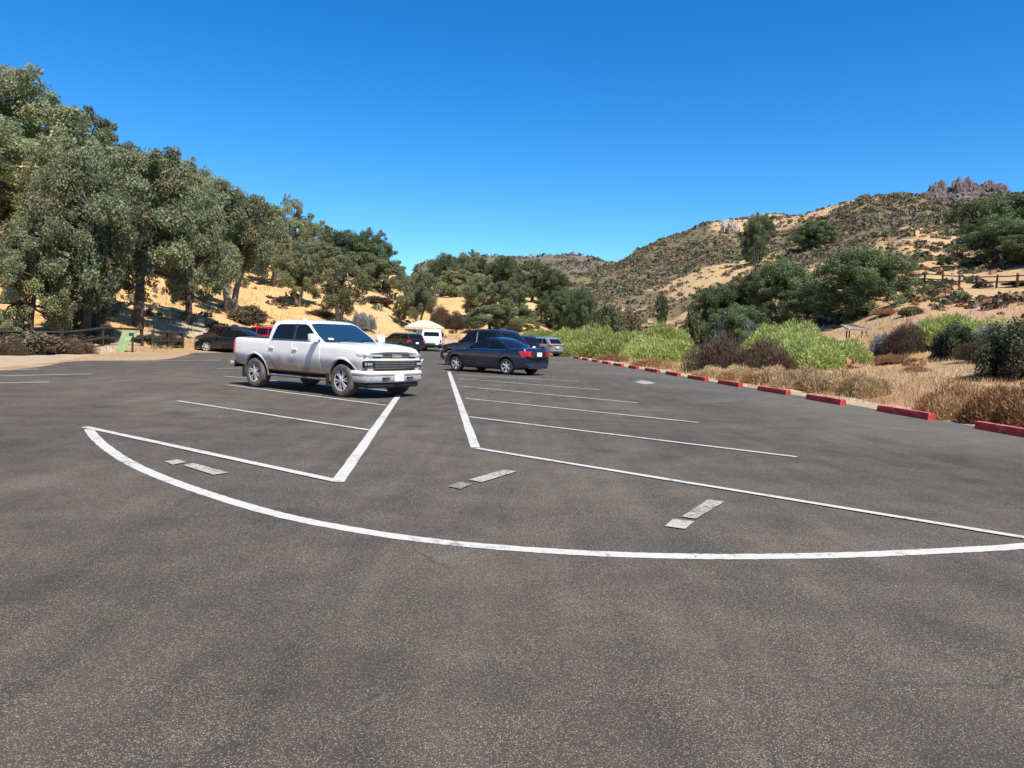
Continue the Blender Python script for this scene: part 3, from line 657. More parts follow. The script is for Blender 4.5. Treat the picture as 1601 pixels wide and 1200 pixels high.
T = [ # proto, px, r, top, width, label
 (OAKS[3], 38, 47, 358, 125, 'low grey-green oak at the left frame edge, above the rail fence'),
 (OAKS[0], 128, 48, 250, 165, 'tall dark-trunked oak rising behind the left rail fence, left of the green slanted panel'),
 (OAKS[1], 215, 58, 222, 210, 'broad dense oak behind the green slanted panel, widest on the left slope'),
 (OAKS[3], 136, 52, 420, 84, 'low round oak bush hanging over the left rail fence'),
 (OAKS[0], 300, 66, 300, 120, 'leafy oak directly behind the parked black cars'),
 (OAKS[2], 362, 79, 288, 140, 'oak with several pale bare stems standing above the red vehicle'),
 (OAKS[0], 30, 95, 125, 200, 'huge oak filling the upper left corner of the hillside'),
 (OAKS[1], -80, 75, 150, 200, 'oak cut off by the left frame edge, high on the slope'),
 (OAKS[4], 100, 74, 225, 150, 'full oak halfway up the left slope, under the corner oak'),
 (OAKS[2], 130, 118, 162, 95, 'oak on the left skyline with its crown jutting to the right'),
 (OAKS[3], 218, 112, 222, 120, 'brownish-topped oak on the left skyline'),
 (OAKS[4], 262, 92, 252, 120, 'oak in the middle of the left hillside mass'),
 (OPEN[0], 300, 128, 250, 75, 'small airy oak standing alone on the left skyline'),
 (OAKS[0], 338, 118, 282, 95, 'dense oak on the left skyline over the pale-stemmed oak'),
 (OAKS[4], 392, 128, 308, 90, 'rounded oak on the left skyline before the gap of sky'),
 (OPEN[0], 455, 152, 306, 62, 'lone lopsided oak sticking up from the left ridge against the sky'),
 (OAKS[4], 425, 112, 352, 80, 'oak on the slope above the white pickup truck bed'),
 (OAKS[4], 490, 158, 345, 72, 'low dark oak right of the lone ridge oak'),
 (DARK[0], 542, 160, 362, 85, 'dark green oak on the ridge, twin of the next one right'),
 (DARK[1], 583, 165, 360, 68, 'last dark green oak on the ridge before it drops to the valley'),
 (OAKS[2], 466, 97, 385, 78, 'slender oak on the straw slope above the white pickup cab'),
 (OPEN[1], 530, 91, 405, 95, 'round-crowned olive-brown oak above the pickup windscreen'),
 (OAKS[0], 500, 128, 380, 80, 'oak filling the gap behind the olive-brown round one'),
 (OAKS[3], 600, 128, 405, 85, 'green oak on the slope left of the canopy'),
 (OAKS[4], 562, 135, 395, 75, 'mid-green oak below the ridge pair'),
 (OAKS[2], 655, 106, 418, 66, 'young vase-shaped oak right behind the cream canopy'),
 (OPEN[1], 626, 108, 468, 30, 'thin sapling on straw grass left of the canopy'),
 (DARK[0], 692, 175, 398, 58, 'dark oak on the valley rim right of the canopy'),
 (OAKS[4], 738, 190, 394, 66, 'dark oak on the valley rim above the dark truck cab'),
 (DARK[0], 785, 185, 402, 62, 'dark oak at the centre of the valley rim'),
 (OAKS[3], 715, 165, 420, 60, 'grey-green oak in front of the valley rim oaks'),
 (OAKS[0], 752, 122, 432, 62, 'upright oak behind the dark truck roof'),
 (OAKS[2], 795, 120, 435, 66, 'spreading oak behind the dark blue sedan roof'),
 (DARK[1], 832, 165, 408, 70, 'shady oak beneath the far bare hills'),
 (DARK[0], 866, 160, 422, 62, 'dark oak left of the black bushy pair'),
 (DARK[1], 862, 124, 455, 60, 'low dark tree at the foot of the straw bank'),
 (DARK[0], 908, 118, 450, 56, 'black-green tree behind the first yellow-green willow'),
 (DARK[0], 884, 122, 452, 52, 'black-green tree joined to its right-hand neighbour behind the willows'),
 (OAKS[3], 772, 108, 474, 90, 'low spreading green oak brush behind the dark truck'),
 (OAKS[3], 815, 112, 478, 60, 'small green oak brush at the right end of the straw bank')]
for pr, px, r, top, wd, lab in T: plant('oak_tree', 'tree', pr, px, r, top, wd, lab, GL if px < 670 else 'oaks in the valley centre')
GR = 'oaks on the right hill'
for pr, px, r, top, wd, lab in [
 (DARK[0], 1125, 98, 447, 78, 'dark oak left end of the row behind the grey bush'),
 (DARK[1], 1168, 96, 428, 88, 'dark oak second in the row behind the grey bush'),
 (DARK[0], 1222, 92, 408, 96, 'dark oak behind the second yellow-green willow'),
 (DARK[1], 1272, 86, 440, 80, 'shaded dark oak touching the big round oak on its left'),
 (DARK[0], 1342, 76, 388, 150, 'big round dark-green oak with visible trunk left of the rail fence'),
 (DARK[0], 1178, 200, 336, 46, 'tall narrow dark tree standing alone on the right hillside'),
 (DARK[1], 1268, 200, 345, 66, 'round dark bush-like tree high on the right hillside'),
 (DARK[0], 1476, 118, 400, 26, 'small upright green tree on straw slope above the rail fence'),
 (DARK[0], 1548, 132, 310, 110, 'big oak below the rock spires'),
 (DARK[1], 1612, 128, 296, 115, 'big oak at the right frame edge, highest on the slope'),
 (DARK[0], 1565, 112, 345, 120, 'low oak mass under the two big right-hand oaks'),
 (DARK[1], 1620, 105, 362, 90, 'lowest oak at the right frame edge above the fence'),
 (DARK[0], 1035, 140, 460, 19, 'small cone-shaped dark tree above the willows')]:
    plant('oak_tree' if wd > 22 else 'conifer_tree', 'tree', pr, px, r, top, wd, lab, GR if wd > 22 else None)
# creek-side bushes
def bush(name, pr, px, r, top, wd, lab, grp, cat='bush'): plant(name, cat, pr, px, r, top, wd, lab, grp, rootpart='stems', crown='foliage')
for pr, px, r, top, wd, lab in [
 (WILLOW[0], 845, 92, 506, 75, 'yellow-green willow behind the parked silver tail, far left of the willows'),
 (WILLOW[1], 888, 84, 503, 105, 'yellow-green willow where the red wheel stops begin'),
 (WILLOW[0], 935, 78, 494, 110, 'tall yellow-green willow behind the start of the wheel stops'),
 (WILLOW[1], 975, 66, 505, 130, 'wide yellow-green willow in front of the cone-shaped tree'),
 (WILLOW[0], 1035, 78, 490, 110, 'yellow-green willow directly below the cone-shaped tree'),
 (WILLOW[1], 1035, 62, 512, 125, 'front yellow-green willow left of the dark brown bush'),
 (WILLOW[0], 915, 68, 524, 100, 'low yellow-green willow at the asphalt edge'),
 (WILLOW[1], 1228, 48, 496, 140, 'bright yellow-green willow right of the dark brown bush'),
 (WILLOW[0], 1290, 44, 512, 150, 'bright yellow-green willow left of the tan board roof'),
 (WILLOW[1], 1235, 60, 486, 120, 'yellow-green willow behind the bright pair'),
 (WILLOW[0], 1490, 47, 474, 105, 'yellow-green willow below the rail fence, left one'),
 (WILLOW[1], 1545, 46, 484, 100, 'yellow-green willow below the rail fence, right one')]:
    bush('willow_bush', pr, px, r, top, wd, lab, 'yellow-green willows along the creek')
for pr, px, r, top, wd, lab, nm in [
 (BROWN[0], 1133, 40, 506, 112, 'dark brown leafless bush behind the wheel stops, left half of a pair', 'brown_bush'),
 (BROWN[1], 1196, 38.5, 510, 104, 'reddish-brown leafless bush behind the wheel stops, right half of a pair', 'brown_bush'),
 (DARK[0], 1152, 62, 478, 90, 'dark shaded shrub beneath the grey twig bush', 'shaded_shrub'),
 (GREYB[0], 1150, 62, 462, 84, 'pale grey bare-twigged bush between the dark oaks and brown bush', 'grey_bush'),
 (GREYB[0], 1122, 62, 492, 40, 'small pale grey bare-twigged bush left of the larger grey one', 'grey_bush'),
 (BROWN[1], 1418, 46, 490, 72, 'grey-brown bare bush right of the tan board roof', 'brown_bush'),
 (GREYB[0], 1392, 47, 505, 46, 'thin grey twig bush beside the tan board roof', 'grey_bush'),
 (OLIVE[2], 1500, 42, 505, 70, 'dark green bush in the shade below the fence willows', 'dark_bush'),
 (OLIVE[2], 1592, 32, 500, 110, 'green bush near-black from painted-in shade at the right frame edge', 'dark_bush'),
 (BROWN[0], 1545, 38, 515, 70, 'dusky brown bush left of the near-black bush', 'brown_bush'),
 (GREYB[0], 1560, 44, 492, 66, 'silver-grey twig bush under the right fence willow', 'grey_bush'),
 (OLIVE[0], 952, 108, 474, 56, 'olive shrub above the willows, centre', 'olive_bush'),
 (OLIVE[1], 985, 118, 482, 44, 'small brownish shrub above the willows', 'olive_bush'),
 (OLIVE[0], 1085, 84, 482, 46, 'dull green shrub left of the grey twig bush', 'olive_bush'),
 (OLIVE[1], 58, 40, 517, 74, 'dark grey-green scrub against the left rail fence', 'olive_bush'),
 (BROWN[0], 22, 39, 524, 50, 'brown scrub beside the left frame edge fence post', 'brown_bush'),
 (BROWN[1], 112, 41, 521, 64, 'brown scrub left of the tall oak trunk', 'brown_bush'),
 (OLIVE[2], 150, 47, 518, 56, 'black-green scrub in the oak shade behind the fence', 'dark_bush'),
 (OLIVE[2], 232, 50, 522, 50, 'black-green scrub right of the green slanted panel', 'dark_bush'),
 (BROWN[1], 262, 52, 512, 46, 'brown scrub above the fence gap near the black cars', 'brown_bush'),
 (OLIVE[1], 388, 76, 476, 60, 'olive scrub at the foot of the pale-stemmed oak', 'olive_bush'),
 (GREYB[0], 567, 92, 478, 46, 'pale lilac-grey bare shrub on the straw slope', 'grey_bush'),
 (BROWN[0], 500, 92, 480, 44, 'rust-brown shrub on the straw slope left of the round oak', 'brown_bush'),
 (OLIVE[1], 590, 115, 462, 54, 'brown-olive shrub above the lilac-grey one', 'olive_bush'),
 (BROWN[0], 712, 112, 480, 56, 'rust-brown shrub on the bank above the dark truck hood', 'brown_bush'),
 (BROWN[1], 690, 118, 470, 40, 'brown shrub right of the canopy oak', 'brown_bush'),
 (OLIVE[0], 1435, 78, 470, 26, 'olive shrub under the left part of the right fence', 'olive_bush'),
 (RUST[0], 1468, 80, 462, 30, 'reddish shrub poking through the right fence', 'rust_bush'),
 (RUST[1], 1385, 70, 478, 50, 'reddish shrub on straw slope right of the big round oak', 'rust_bush'),
 (OLIVE[1], 1425, 66, 478, 36, 'brown-green shrub in front of the right fence', 'olive_bush'),
 (OLIVE[1], 1590, 82, 440, 46, 'brownish shrub behind the right fence', 'olive_bush'),
 (RUST[0], 1025, 47, 555, 76, 'red-brown low brush behind the middle wheel stops', 'rust_bush'),
 (RUST[1], 965, 58, 551, 62, 'straw and rust brush behind the farther wheel stops', 'rust_bush'),
 (RUST[0], 925, 68, 548, 44, 'low rust brush at the far wheel stops', 'rust_bush'),
 (RUST[0], 1508, 20.6, 578, 130, 'rust-coloured dry brush behind the nearest wheel stops, left clump', 'rust_bush'),
 (RUST[1], 1600, 19.6, 574, 140, 'rust-coloured dry brush at the right frame edge, before the near-black bush', 'rust_bush'),
 (RUST[0], 1440, 36, 568, 42, 'small rust tuft in the middle of the dry flat', 'rust_bush'),
 (RUST[1], 1405, 42, 548, 60, 'orange low growth below the grey-brown bush', 'rust_bush')]:
    bush(nm, pr, px, r, top, wd, lab, {'brown_bush': 'bare brown bushes', 'grey_bush': 'pale grey twig bushes', 'dark_bush': 'dark green bushes', 'olive_bush': 'olive scrub', 'rust_bush': 'rust-coloured dry brush'}.get(nm))
for k, (px, r, top, wd, lab) in enumerate([(1122, 36, 566, 70, 'left of the brown bush foot'), (1165, 33.5, 563, 84, 'under the left brown bush'), (1212, 31.5, 562, 90, 'under the right brown bush'), (1262, 29.5, 562, 96, 'in front of the bright willow'), (1312, 27.5, 564, 96, 'below the tan board roof'), (1360, 26.5, 572, 74, 'right end of the buff row')]):
    bush('grass_tussock', STRAWT[k % 2], px, r, top, wd, 'buff dry tussock behind the wheel stops, '+lab, 'buff tussocks behind the wheel stops', 'grass')

# chaparral spread over the right hill and the far slopes: more shrubs than one could count
def scatter_shrubs(name, mat, count, az0, az1, r0, r1, seed, size, quads, dens, lo=.25):
    rs = np.random.RandomState(seed); P = []; tries = 0
    while len(P) < count and tries < count*30:
        tries += 1; a = rs.uniform(az0, az1); r = math.sqrt(rs.uniform(r0*r0, r1*r1)); x, y = r*math.sin(a), r*math.cos(a)
        if rs.rand() > dens(x, y, r): continue
        P.append((x, y, height(x, y), size*(.5+rs.rand()**2*1.2), rs.rand()))
    P = np.array(P); N = len(P)*quads; idx = np.repeat(np.arange(len(P)), quads)
    d = rs.normal(size=(N, 3)); d /= np.linalg.norm(d, axis=1)[:, None]; d[:, 2] = np.abs(d[:, 2])*.75
    c = P[idx, :3]+d*P[idx, 3:4]*(.55+.45*rs.rand(N))[:, None]
    a = d+rs.normal(size=(N, 3))*.5; a /= np.linalg.norm(a, axis=1)[:, None]; b = np.cross(a, rs.normal(size=(N, 3))); b /= np.linalg.norm(b, axis=1)[:, None]; e = np.cross(a, b)
    s = (P[idx, 3]*.34*(.6+.8*rs.rand(N)))[:, None]
    V = np.stack([c-b*s, c-e*s*.6, c+b*s, c+e*s*.6], 1)
    me = quads_mesh(name, V, np.clip(P[idx, 4]*.7+rs.rand(N)*.3, 0, 1)); me.materials.append(mat)
    o = link(name, me); o['kind'] = 'stuff'; return o
def hill_dens(x, y, r):
    n = float(vnoise(np.array(x/14.), np.array(y/14.)))*.6+float(vnoise(np.array(x/4.), np.array(y/4.)))*.4
    s = straw_at(x, y); z = height(x, y)
    if z < 1.5: return 0
    n += min(.16, max(0, (r-150)/600)); return max(0, min(1, (n-.34)*2.8))*(1-s*.9)
scatter_shrubs('chaparral', MAT['chap'], 9000, az_of(895), az_of(1750), 105, 420, 3, .85, 24, hill_dens)
scatter_shrubs('chaparral', MAT['olive'], 1500, az_of(900), az_of(1750), 115, 330, 4, 1.1, 30, lambda x, y, r: hill_dens(x, y, r)*.8+.03)
scatter_shrubs('far_chaparral', MAT['chap'], 1800, az_of(560), az_of(1000), 480, 1000, 5, 3.6, 12, lambda x, y, r: .4+.6*float(vnoise(np.array(x/40.), np.array(y/40.))))
scatter_shrubs('hillside_brush', MAT['brown'], 420, az_of(-200), az_of(900), 48, 200, 6, .55, 22, lambda x, y, r: (height(x, y) > .8)*max(0, float(vnoise(np.array(x/9.), np.array(y/9.)))-.45)*2)
scatter_shrubs('hillside_brush', MAT['olive'], 500, az_of(-200), az_of(900), 60, 240, 8, .7, 22, lambda x, y, r: (height(x, y) > 2)*max(0, float(vnoise(np.array(x/11.+9), np.array(y/11.)))-.4)*2)
near_d = lambda x, y, r: (height(x, y) > .5)*max(0, float(vnoise(np.array(x/6.), np.array(y/6.)))-.42)*2.2
scatter_shrubs('slope_brush', MAT['rust'], 700, az_of(960), az_of(1750), 38, 150, 31, .42, 45, near_d)
scatter_shrubs('slope_brush', MAT['brown'], 700, az_of(960), az_of(1750), 55, 150, 32, .5, 45, near_d)
scatter_shrubs('slope_brush', MAT['olive'], 500, az_of(960), az_of(1750), 70, 150, 33, .6, 45, near_d)
scatter_shrubs('hill_scrub', MAT['brown'], 5000, az_of(895), az_of(1750), 110, 400, 34, .55, 14, lambda x, y, r: .55*(1-straw_at(x, y)*.7) if height(x, y) > 1.5 else 0)
# dry grass: blades on the slopes and the dry flat beside the lot
def grass(name, count, az0, az1, r0, r1, seed, h, w_, dens, mat='straw'):
    rs = np.random.RandomState(seed); P = []
    while len(P) < count:
        a = rs.uniform(az0, az1); r = r0*(r1/r0)**rs.rand(); x, y = r*math.sin(a), r*math.cos(a)
        if rs.rand() > dens(x, y, r): continue
        z = height(x, y)
        for k in range(5): P.append((x+rs.normal()*.10*r/25, y+rs.normal()*.10*r/25, z, rs.uniform(.5, 1)*r/25))
    P = np.array(P); N = len(P); a = rs.rand(N)*6.283; sd = np.stack([np.cos(a), np.sin(a), a*0], 1)*(w_*P[:, 3])[:, None]
    tip = np.stack([rs.normal(size=N)*.3, rs.normal(size=N)*.3, np.ones(N)], 1)*(h*P[:, 3]**.6)[:, None]
    V = np.stack([P[:, :3]-sd, P[:, :3]+sd, P[:, :3]+tip], 1)
    me = quads_mesh(name, V, np.clip(rs.rand(N), 0, 1), 3); me.materials.append(MAT[mat]); o = link(name, me); o['kind'] = 'stuff'; return o
def off_lot(x, y):
    q = x*AN.x+y*AN.y; return q > STOP_OFF+1.0+.5*math.sin(y*1.3)
grass('dry_grass', 24000, rad(8), rad(50), 14, 70, 21, .20, .012, lambda x, y, r: (.35+.65*(float(vnoise(np.array(x/2.), np.array(y/2.))) > .45)) if off_lot(x, y) else 0)
grass('dry_grass', 16000, rad(-44), rad(4), 40, 130, 22, .22, .012, lambda x, y, r: .8 if height(x, y) > .12 else 0)
grass('dry_grass', 5000, rad(8), rad(50), 14, 60, 23, .22, .012, lambda x, y, r: (float(vnoise(np.array(x/3.+4), np.array(y/3.))) > .62) if off_lot(x, y) else 0, 'rust')

# ------------------------------------------------------------------ rocks
def rock_mesh(seed, sub=4, rough=.30, tall=1.0):
    r = random.Random(seed); bm = bmesh.new(); bmesh.ops.create_icosphere(bm, subdivisions=sub, radius=1)
    ox, oy = r.uniform(0, 90), r.uniform(0, 90)
    for v in bm.verts:
        c = v.co.copy(); n = float(fbm(np.array(c.x*1.6+ox+c.z*.9), np.array(c.y*1.6+oy-c.z*.7), 3)); k = float(fbm(np.array(c.x*4+oy), np.array(c.z*3+c.y*3+ox), 2))
        g = abs(float(fbm(np.array(math.atan2(c.y, c.x)*2.2+ox), np.array(c.z*1.1+oy), 3))); v.co = c*(.92+rough*n*1.3+rough*.7*k+min(.16, g*.6)); v.co.x = round(v.co.x*3.2)/3.2*.35+v.co.x*.65; v.co.z *= tall
    me = bpy.data.meshes.new('rock'); bm.to_mesh(me); bm.free(); return me
RK = [rock_mesh(s) for s in range(5)]; RP = [m.copy() for m in RK]
for m in RK: m.materials.append(MAT['rock'])
for m in RP: m.materials.append(MAT['rock_pale'])
def outcrop(px, r, items, label, pale=False):
    a = az_of(px, 320); p = Vector((r*math.sin(a), r*math.cos(a), 0)); p.z = height(p.x, p.y); e = empty('rock_outcrop', p, -a)
    for k, (dx, top, wd, dy) in enumerate(items):
        x, y = p.x+dx*r/FPX*math.cos(a)+dy*math.sin(a), p.y-dx*r/FPX*math.sin(a)+dy*math.cos(a)
        zb = height(x, y); aa = math.atan2(x, y); zt = z_at(aa, math.hypot(x, y), top); hw = wd*r/FPX/2
        o = link('rock', (RP if pale else RK)[(k*2) % 5], None, e)
        o.location = (dx*r/FPX, dy, (zb+zt)/2-p.z-1); o.scale = (hw, hw*1.2, max(1.0, (zt-zb)/2+1.2)); o.rotation_euler = (0, random.Random(k).uniform(-.15, .15), k*1.3)
    props(e, label, 'rocks', 'rock outcrops on the right skyline'); return e
outcrop(1500, 290, [(-28, 291, 22, 0), (-14, 296, 20, 3), (0, 279, 19, 0), (8, 284, 18, 5), (18, 292, 16, -2), (31, 288, 17, 4), (42, 289, 20, 2), (50, 296, 14, 0), (-20, 306, 26, -6), (6, 303, 26, -7), (34, 303, 24, -5)],
        'tall reddish-purple rock spires on the right skyline')
outcrop(1437, 268, [(22, 304, 20, 0), (34, 303, 16, 1), (-14, 301, 14, 0), (-2, 305, 16, 2), (8, 302, 15, 0), (2, 312, 22, -5)], 'low dark rock knobs on the skyline left of the tall spires')
outcrop(1478, 262, [(-22, 318, 20, 0), (-6, 326, 22, -4), (10, 322, 22, -3), (24, 318, 18, -2)], 'pale tan rock slabs below the tall spires', True)
outcrop(1146, 285, [(-9, 347, 12, 0), (1, 345, 12, -3), (9, 350, 10, 0)], 'small pale pinkish rock knob just under the skyline of the middle right hill', True)

# ------------------------------------------------------------------ rail fences
def fence(posts, post_h, rails, label, mat, thick=.16, name='rail_fence'):
    e = empty(name, posts[0]); base = Vector(e.location)
    def pc(): 
        bm = bmesh.new(); box(bm, (0, 0, post_h/2-.15), (thick, thick, post_h+.3), .02); me = bpy.data.meshes.new('post'); bm.to_mesh(me); bm.free(); me.materials.append(mat); return me
    pm = pc(); rnd = random.Random(4)
    for p in posts:
        o = link('post', pm, None, e); o.location = p-base; o.rotation_euler = (rnd.uniform(-.04, .04), rnd.uniform(-.04, .04), rnd.uniform(0, 1))
    for a, b in zip(posts[:-1], posts[1:]):
        for h in rails:
            bm = bmesh.new(); tube(bm, [a-base+Vector((0, 0, h)), (a+b)/2-base+Vector((0, 0, h+rnd.uniform(-.04, .02))), b-base+Vector((0, 0, h))], [.07, .062, .07], 6)
            me = bpy.data.meshes.new('rail'); bm.to_mesh(me); bm.free(); me.materials.append(mat); link('rail', me, None, e)
    props(e, label, 'fence'); return e
fence([at(px, r) for px, r in [(-70, 38), (5, 39.5), (95, 41), (160, 45.5), (222, 48)]], 1.15, (.45, .98), 'dark brown split-rail fence in the oak shade along the left lot edge', MAT['wood'])
fence([at(px, r) for px, r in [(240, 47.5), (263, 49.5), (285, 52)]], 1.1, (.45, .95), 'short dark rail fence section beside the parked black cars', MAT['wood'])
fence([at(px, r) for px, r in [(1412, 92), (1442, 90), (1469, 88), (1496, 86), (1524, 84), (1554, 82), (1586, 80.5), (1622, 79)]], 1.25, (.55, 1.05), 'brown two-rail fence crossing the straw slope on the right', MAT['rail_r'])

# pale green slanted panel leaning at the lot edge
p = at(190, 43.5); e = empty('slanted_panel', p, az_of(188)*-1, .82)
bm = bmesh.new(); box(bm, (0, 0, 0), (.62, .10, 1.35), .02)
for v in bm.verts: v.co = Vector((v.co.x*(1+.25*v.co.z), v.co.y, v.co.z+.66)); v.co.x += v.co.z*.42-.12; v.co.y += v.co.z*.15
from_bm('panel', bm, MAT['palegreen'], e)
bm = bmesh.new(); box(bm, (.62, .12, 1.22), (.42, .3, .06), .02, Matrix.Rotation(0, 3, 'Z'))
from_bm('panel_cap', bm, MAT['palegreen'], e)
bm = bmesh.new(); box(bm, (.62, .25, .5), (.12, .12, 1.1), .01); from_bm('post', bm, MAT['wood'], e)
props(e, 'pale green slanted panel with dark post at the left lot edge', 'panel')
# low tan board roof by the creek
p = at(1338, 62); e = empty('board_roof', p, -az_of(1338), .95)
zt = (z_at(az_of(1338), 62, 514)-p.z)/.95
bm = bmesh.new(); vs = [(-1.1, 0, zt+.35), (-.2, -.2, zt+.38), (1.15, -.4, zt), (-.5, -.9, zt-.05)]
vs = [bm.verts.new(v) for v in vs]; f = bm.faces.new(vs); r_ = bmesh.ops.extrude_face_region(bm, geom=[f])
for v in r_['geom']:
    if isinstance(v, bmesh.types.BMVert): v.co.z -= .09
from_bm('roof_deck', bm, MAT['tan'], e)
for x, y in ((-.4, -.6), (.8, -.4), (-.6, -.1), (.5, -.15)):
    bm = bmesh.new(); box(bm, (x, y, zt/2-.25), (.1, .1, zt+.2)); from_bm('leg', bm, MAT['wood'], e)
props(e, 'low tan slanted board roof on dark legs beside the bright willow', 'shelter')

# ------------------------------------------------------------------ vehicles (x forward, y to the left, z up; origin on the ground between the axles)
def interp(tab, x):
    xs = [t[0] for t in tab]; ys = [t[1] for t in tab]; return float(np.interp(x, xs, ys))
class Car:
    def __init__(s, root, spec):
        s.root, s.sp = root, spec
    def hw(s, x, z):                                   # half width of the body side
        sp = s.sp; W = sp['W']/2
        f = interp(sp['side'], z)
        xf, xr = sp['xf'], sp['xr']; t = 1.0
        df = (xf-x)/sp['nose_r']; dr = (x-xr)/sp['tail_r']
        if df < 1: t *= 1-sp['nose_k']*(1-max(df, 0))**2.2
        if dr < 1: t *= 1-sp['tail_k']*(1-max(dr, 0))**2.2
        return W*f*t
    def warp(s, x, y, z):
        sp = s.sp; q = (y/(sp['W']/2))**2; a = max(0, 1-(sp['xf']-x)/.9)**1.5; b = max(0, 1-(x-sp['xr'])/.6)**1.5
        return (x-a*(sp.get('nose_c', .10)*q+sp.get('fr', .05)*(z-.6))+b*(sp.get('tail_c', .06)*q+sp.get('rr', 0)*(z-.6)), y, z)
    def body(s, mat):
        sp = s.sp; xs = sorted(set(np.round(np.concatenate([np.linspace(sp['xr'], sp['xf'], 34), [sp['xf']-.04, sp['xf']-.015, sp['xr']+.015, sp['xr']+.04, sp['xf']-.1, sp['xr']+.1]]), 4)))
        bm = bmesh.new(); rings = []
        for x in xs:
            zb = interp(sp['bottom'], x); zt = interp(sp['top'], x); cr = sp.get('crown', .03)
            e = max(0, 1-(sp['xf']-x)/.10)*.05 + max(0, 1-(x-sp['xr'])/.10)*.04
            zb += e*1.2; half = [(0, zb), (s.hw(x, zb)-.10-e, zb), (s.hw(x, zb+.06)-e*.6, zb+.05)]
            for k in range(1, 9):
                z = zb+.05+(zt-.055-zb-.05)*k/8; half.append((s.hw(x, z)-e*.5, z))
            w = s.hw(x, zt-.05)-e*.5
            half += [(w-.016, zt-.022), (w-.05, zt-.003), (w*.72, zt+cr*.5), (w*.4, zt+cr*.9), (0, zt+cr)]
            pts = half+[(-y, z) for y, z in reversed(half[1:-1])]
            rings.append([bm.verts.new(s.warp(x, y, z)) for y, z in pts])
        n = len(rings[0])
        for a, b in zip(rings[:-1], rings[1:]):
            for k in range(n): bm.faces.new((a[k], a[(k+1) % n], b[(k+1) % n], b[k]))
        for rg in (rings[0], rings[-1]):
            for k in range(1, n//2): bm.faces.new((rg[k], rg[(k+1)], rg[-(k+1)], rg[-k])) if k+1 != n-(k+1) else bm.faces.new((rg[k], rg[k+1], rg[-k]))
            bm.faces.new((rg[0], rg[1], rg[-1]))
        bmesh.ops.recalc_face_normals(bm, faces=bm.faces[:])
        me = bpy.data.meshes.new('body'); bm.to_mesh(me); bm.free(); me.materials.append(mat); me.materials.append(MAT['dull'])
        o = link('body', me, None, None)
        cuts = []
        def cutter(bm):
            bmesh.ops.recalc_face_normals(bm, faces=bm.faces[:]); m2 = bpy.data.meshes.new('cut'); bm.to_mesh(m2); bm.free(); m2.materials.append(mat); m2.materials.append(MAT['dull'])
            for p in m2.polygons: p.material_index = 1
            c = bpy.data.objects.new('cut', m2); C.objects.link(c); cuts.append(c)
        for ax in (sp['axf'], sp['axr']):
            for sd in (1, -1):
                bm = bmesh.new(); R = sp['arch']
                a, b = [], []
                prof = [(R*1.0*math.cos(t), R*math.sin(t)) for t in np.linspace(0, math.pi, 22)]+[(-R*.97, -.45), (R*.97, -.45)]
                for dx, dz in prof:
                    for lst, yy in ((a, sp['W']/2+.15), (b, sp['W']/2-.33)): lst.append(bm.verts.new((ax+dx, sd*yy, sp['r']+.02+dz)))
                bm.faces.new(a); bm.faces.new(b[::-1])
                for k in range(len(a)): bm.faces.new((a[k], b[k], b[(k+1) % len(a)], a[(k+1) % len(a)]))
                cutter(bm)
        if sp.get('bed'):
            x0, x1, hwid, z0 = sp['bed']; bm = bmesh.new(); box(bm, ((x0+x1)/2, 0, z0+.5), (x1-x0, hwid*2, 1.0)); cutter(bm)
        for c in cuts:
            md = o.modifiers.new('b', 'BOOLEAN'); md.object = c; md.operation = 'DIFFERENCE'; md.solver = 'EXACT'
        dg = bpy.context.evaluated_depsgraph_get(); dg.update()
        nm = bpy.data.meshes.new_from_object(o.evaluated_get(dg)); nm.name = 'body'
        bpy.data.objects.remove(o)
        for c in cuts: bpy.data.objects.remove(c)
        for p in nm.polygons: p.use_smooth = True
        nm.set_sharp_from_angle(angle=rad(28)); return link('body', nm, None, s.root)
    # greenhouse: levels (z, x_front, x_rear, half width)
    def lev(s, z):
        L = s.sp['cab']; zs = [l[0] for l in L]; return [float(np.interp(z, zs, [l[k] for l in L])) for k in (1, 2, 3)]
    def cab(s, mat, name='cab'):
        sp = s.sp; bm = bmesh.new(); rings = []; bf, br = sp['bulge']
        for (z, xf, xr, hw) in sp['cab']+sp['roof']:
            pts = []; c = .07
            for u in np.linspace(-1, 1, 9): pts.append((xf-bf*u*u, hw*u*(1-.02*u*u)))
            for k in range(1, 8): pts.append((xf-bf+(xr+br-xf+bf)*k/8, hw))
            for u in np.linspace(1, -1, 9): pts.append((xr+br*u*u, hw*u*(1-.02*u*u)))
            for k in range(1, 8): pts.append((xr+br+(xf-bf-xr-br)*k/8, -hw))
            rings.append([bm.verts.new((x, y, z)) for x, y in pts])
        n = len(rings[0])
        for a, b in zip(rings[:-1], rings[1:]):
            for k in range(n): bm.faces.new((a[k], a[(k+1) % n], b[(k+1) % n], b[k]))
        bm.faces.new(rings[-1]); bm.faces.new(rings[0][::-1])
        return from_bm(name, bm, mat, s.root, 32)
    def patch(s, name, poly, fn, mat, thick=.012, nx=5, nz=4, parent=None, smooth=40):
        """flat polygon (u,v) laid on a curved surface by fn(u,v,offset)->xyz, given a real rim of thickness"""
        bm = bmesh.new(); f = bm.faces.new([bm.verts.new((u, v, 0)) for u, v in poly])
        us = [p[0] for p in poly]; vs_ = [p[1] for p in poly]
        for k in range(1, nx): bmesh.ops.bisect_plane(bm, geom=bm.faces[:]+bm.edges[:]+bm.verts[:], plane_co=(min(us)+(max(us)-min(us))*k/nx, 0, 0), plane_no=(1, 0, 0))
        for k in range(1, nz): bmesh.ops.bisect_plane(bm, geom=bm.faces[:]+bm.edges[:]+bm.verts[:], plane_co=(0, min(vs_)+(max(vs_)-min(vs_))*k/nz, 0), plane_no=(0, 1, 0))
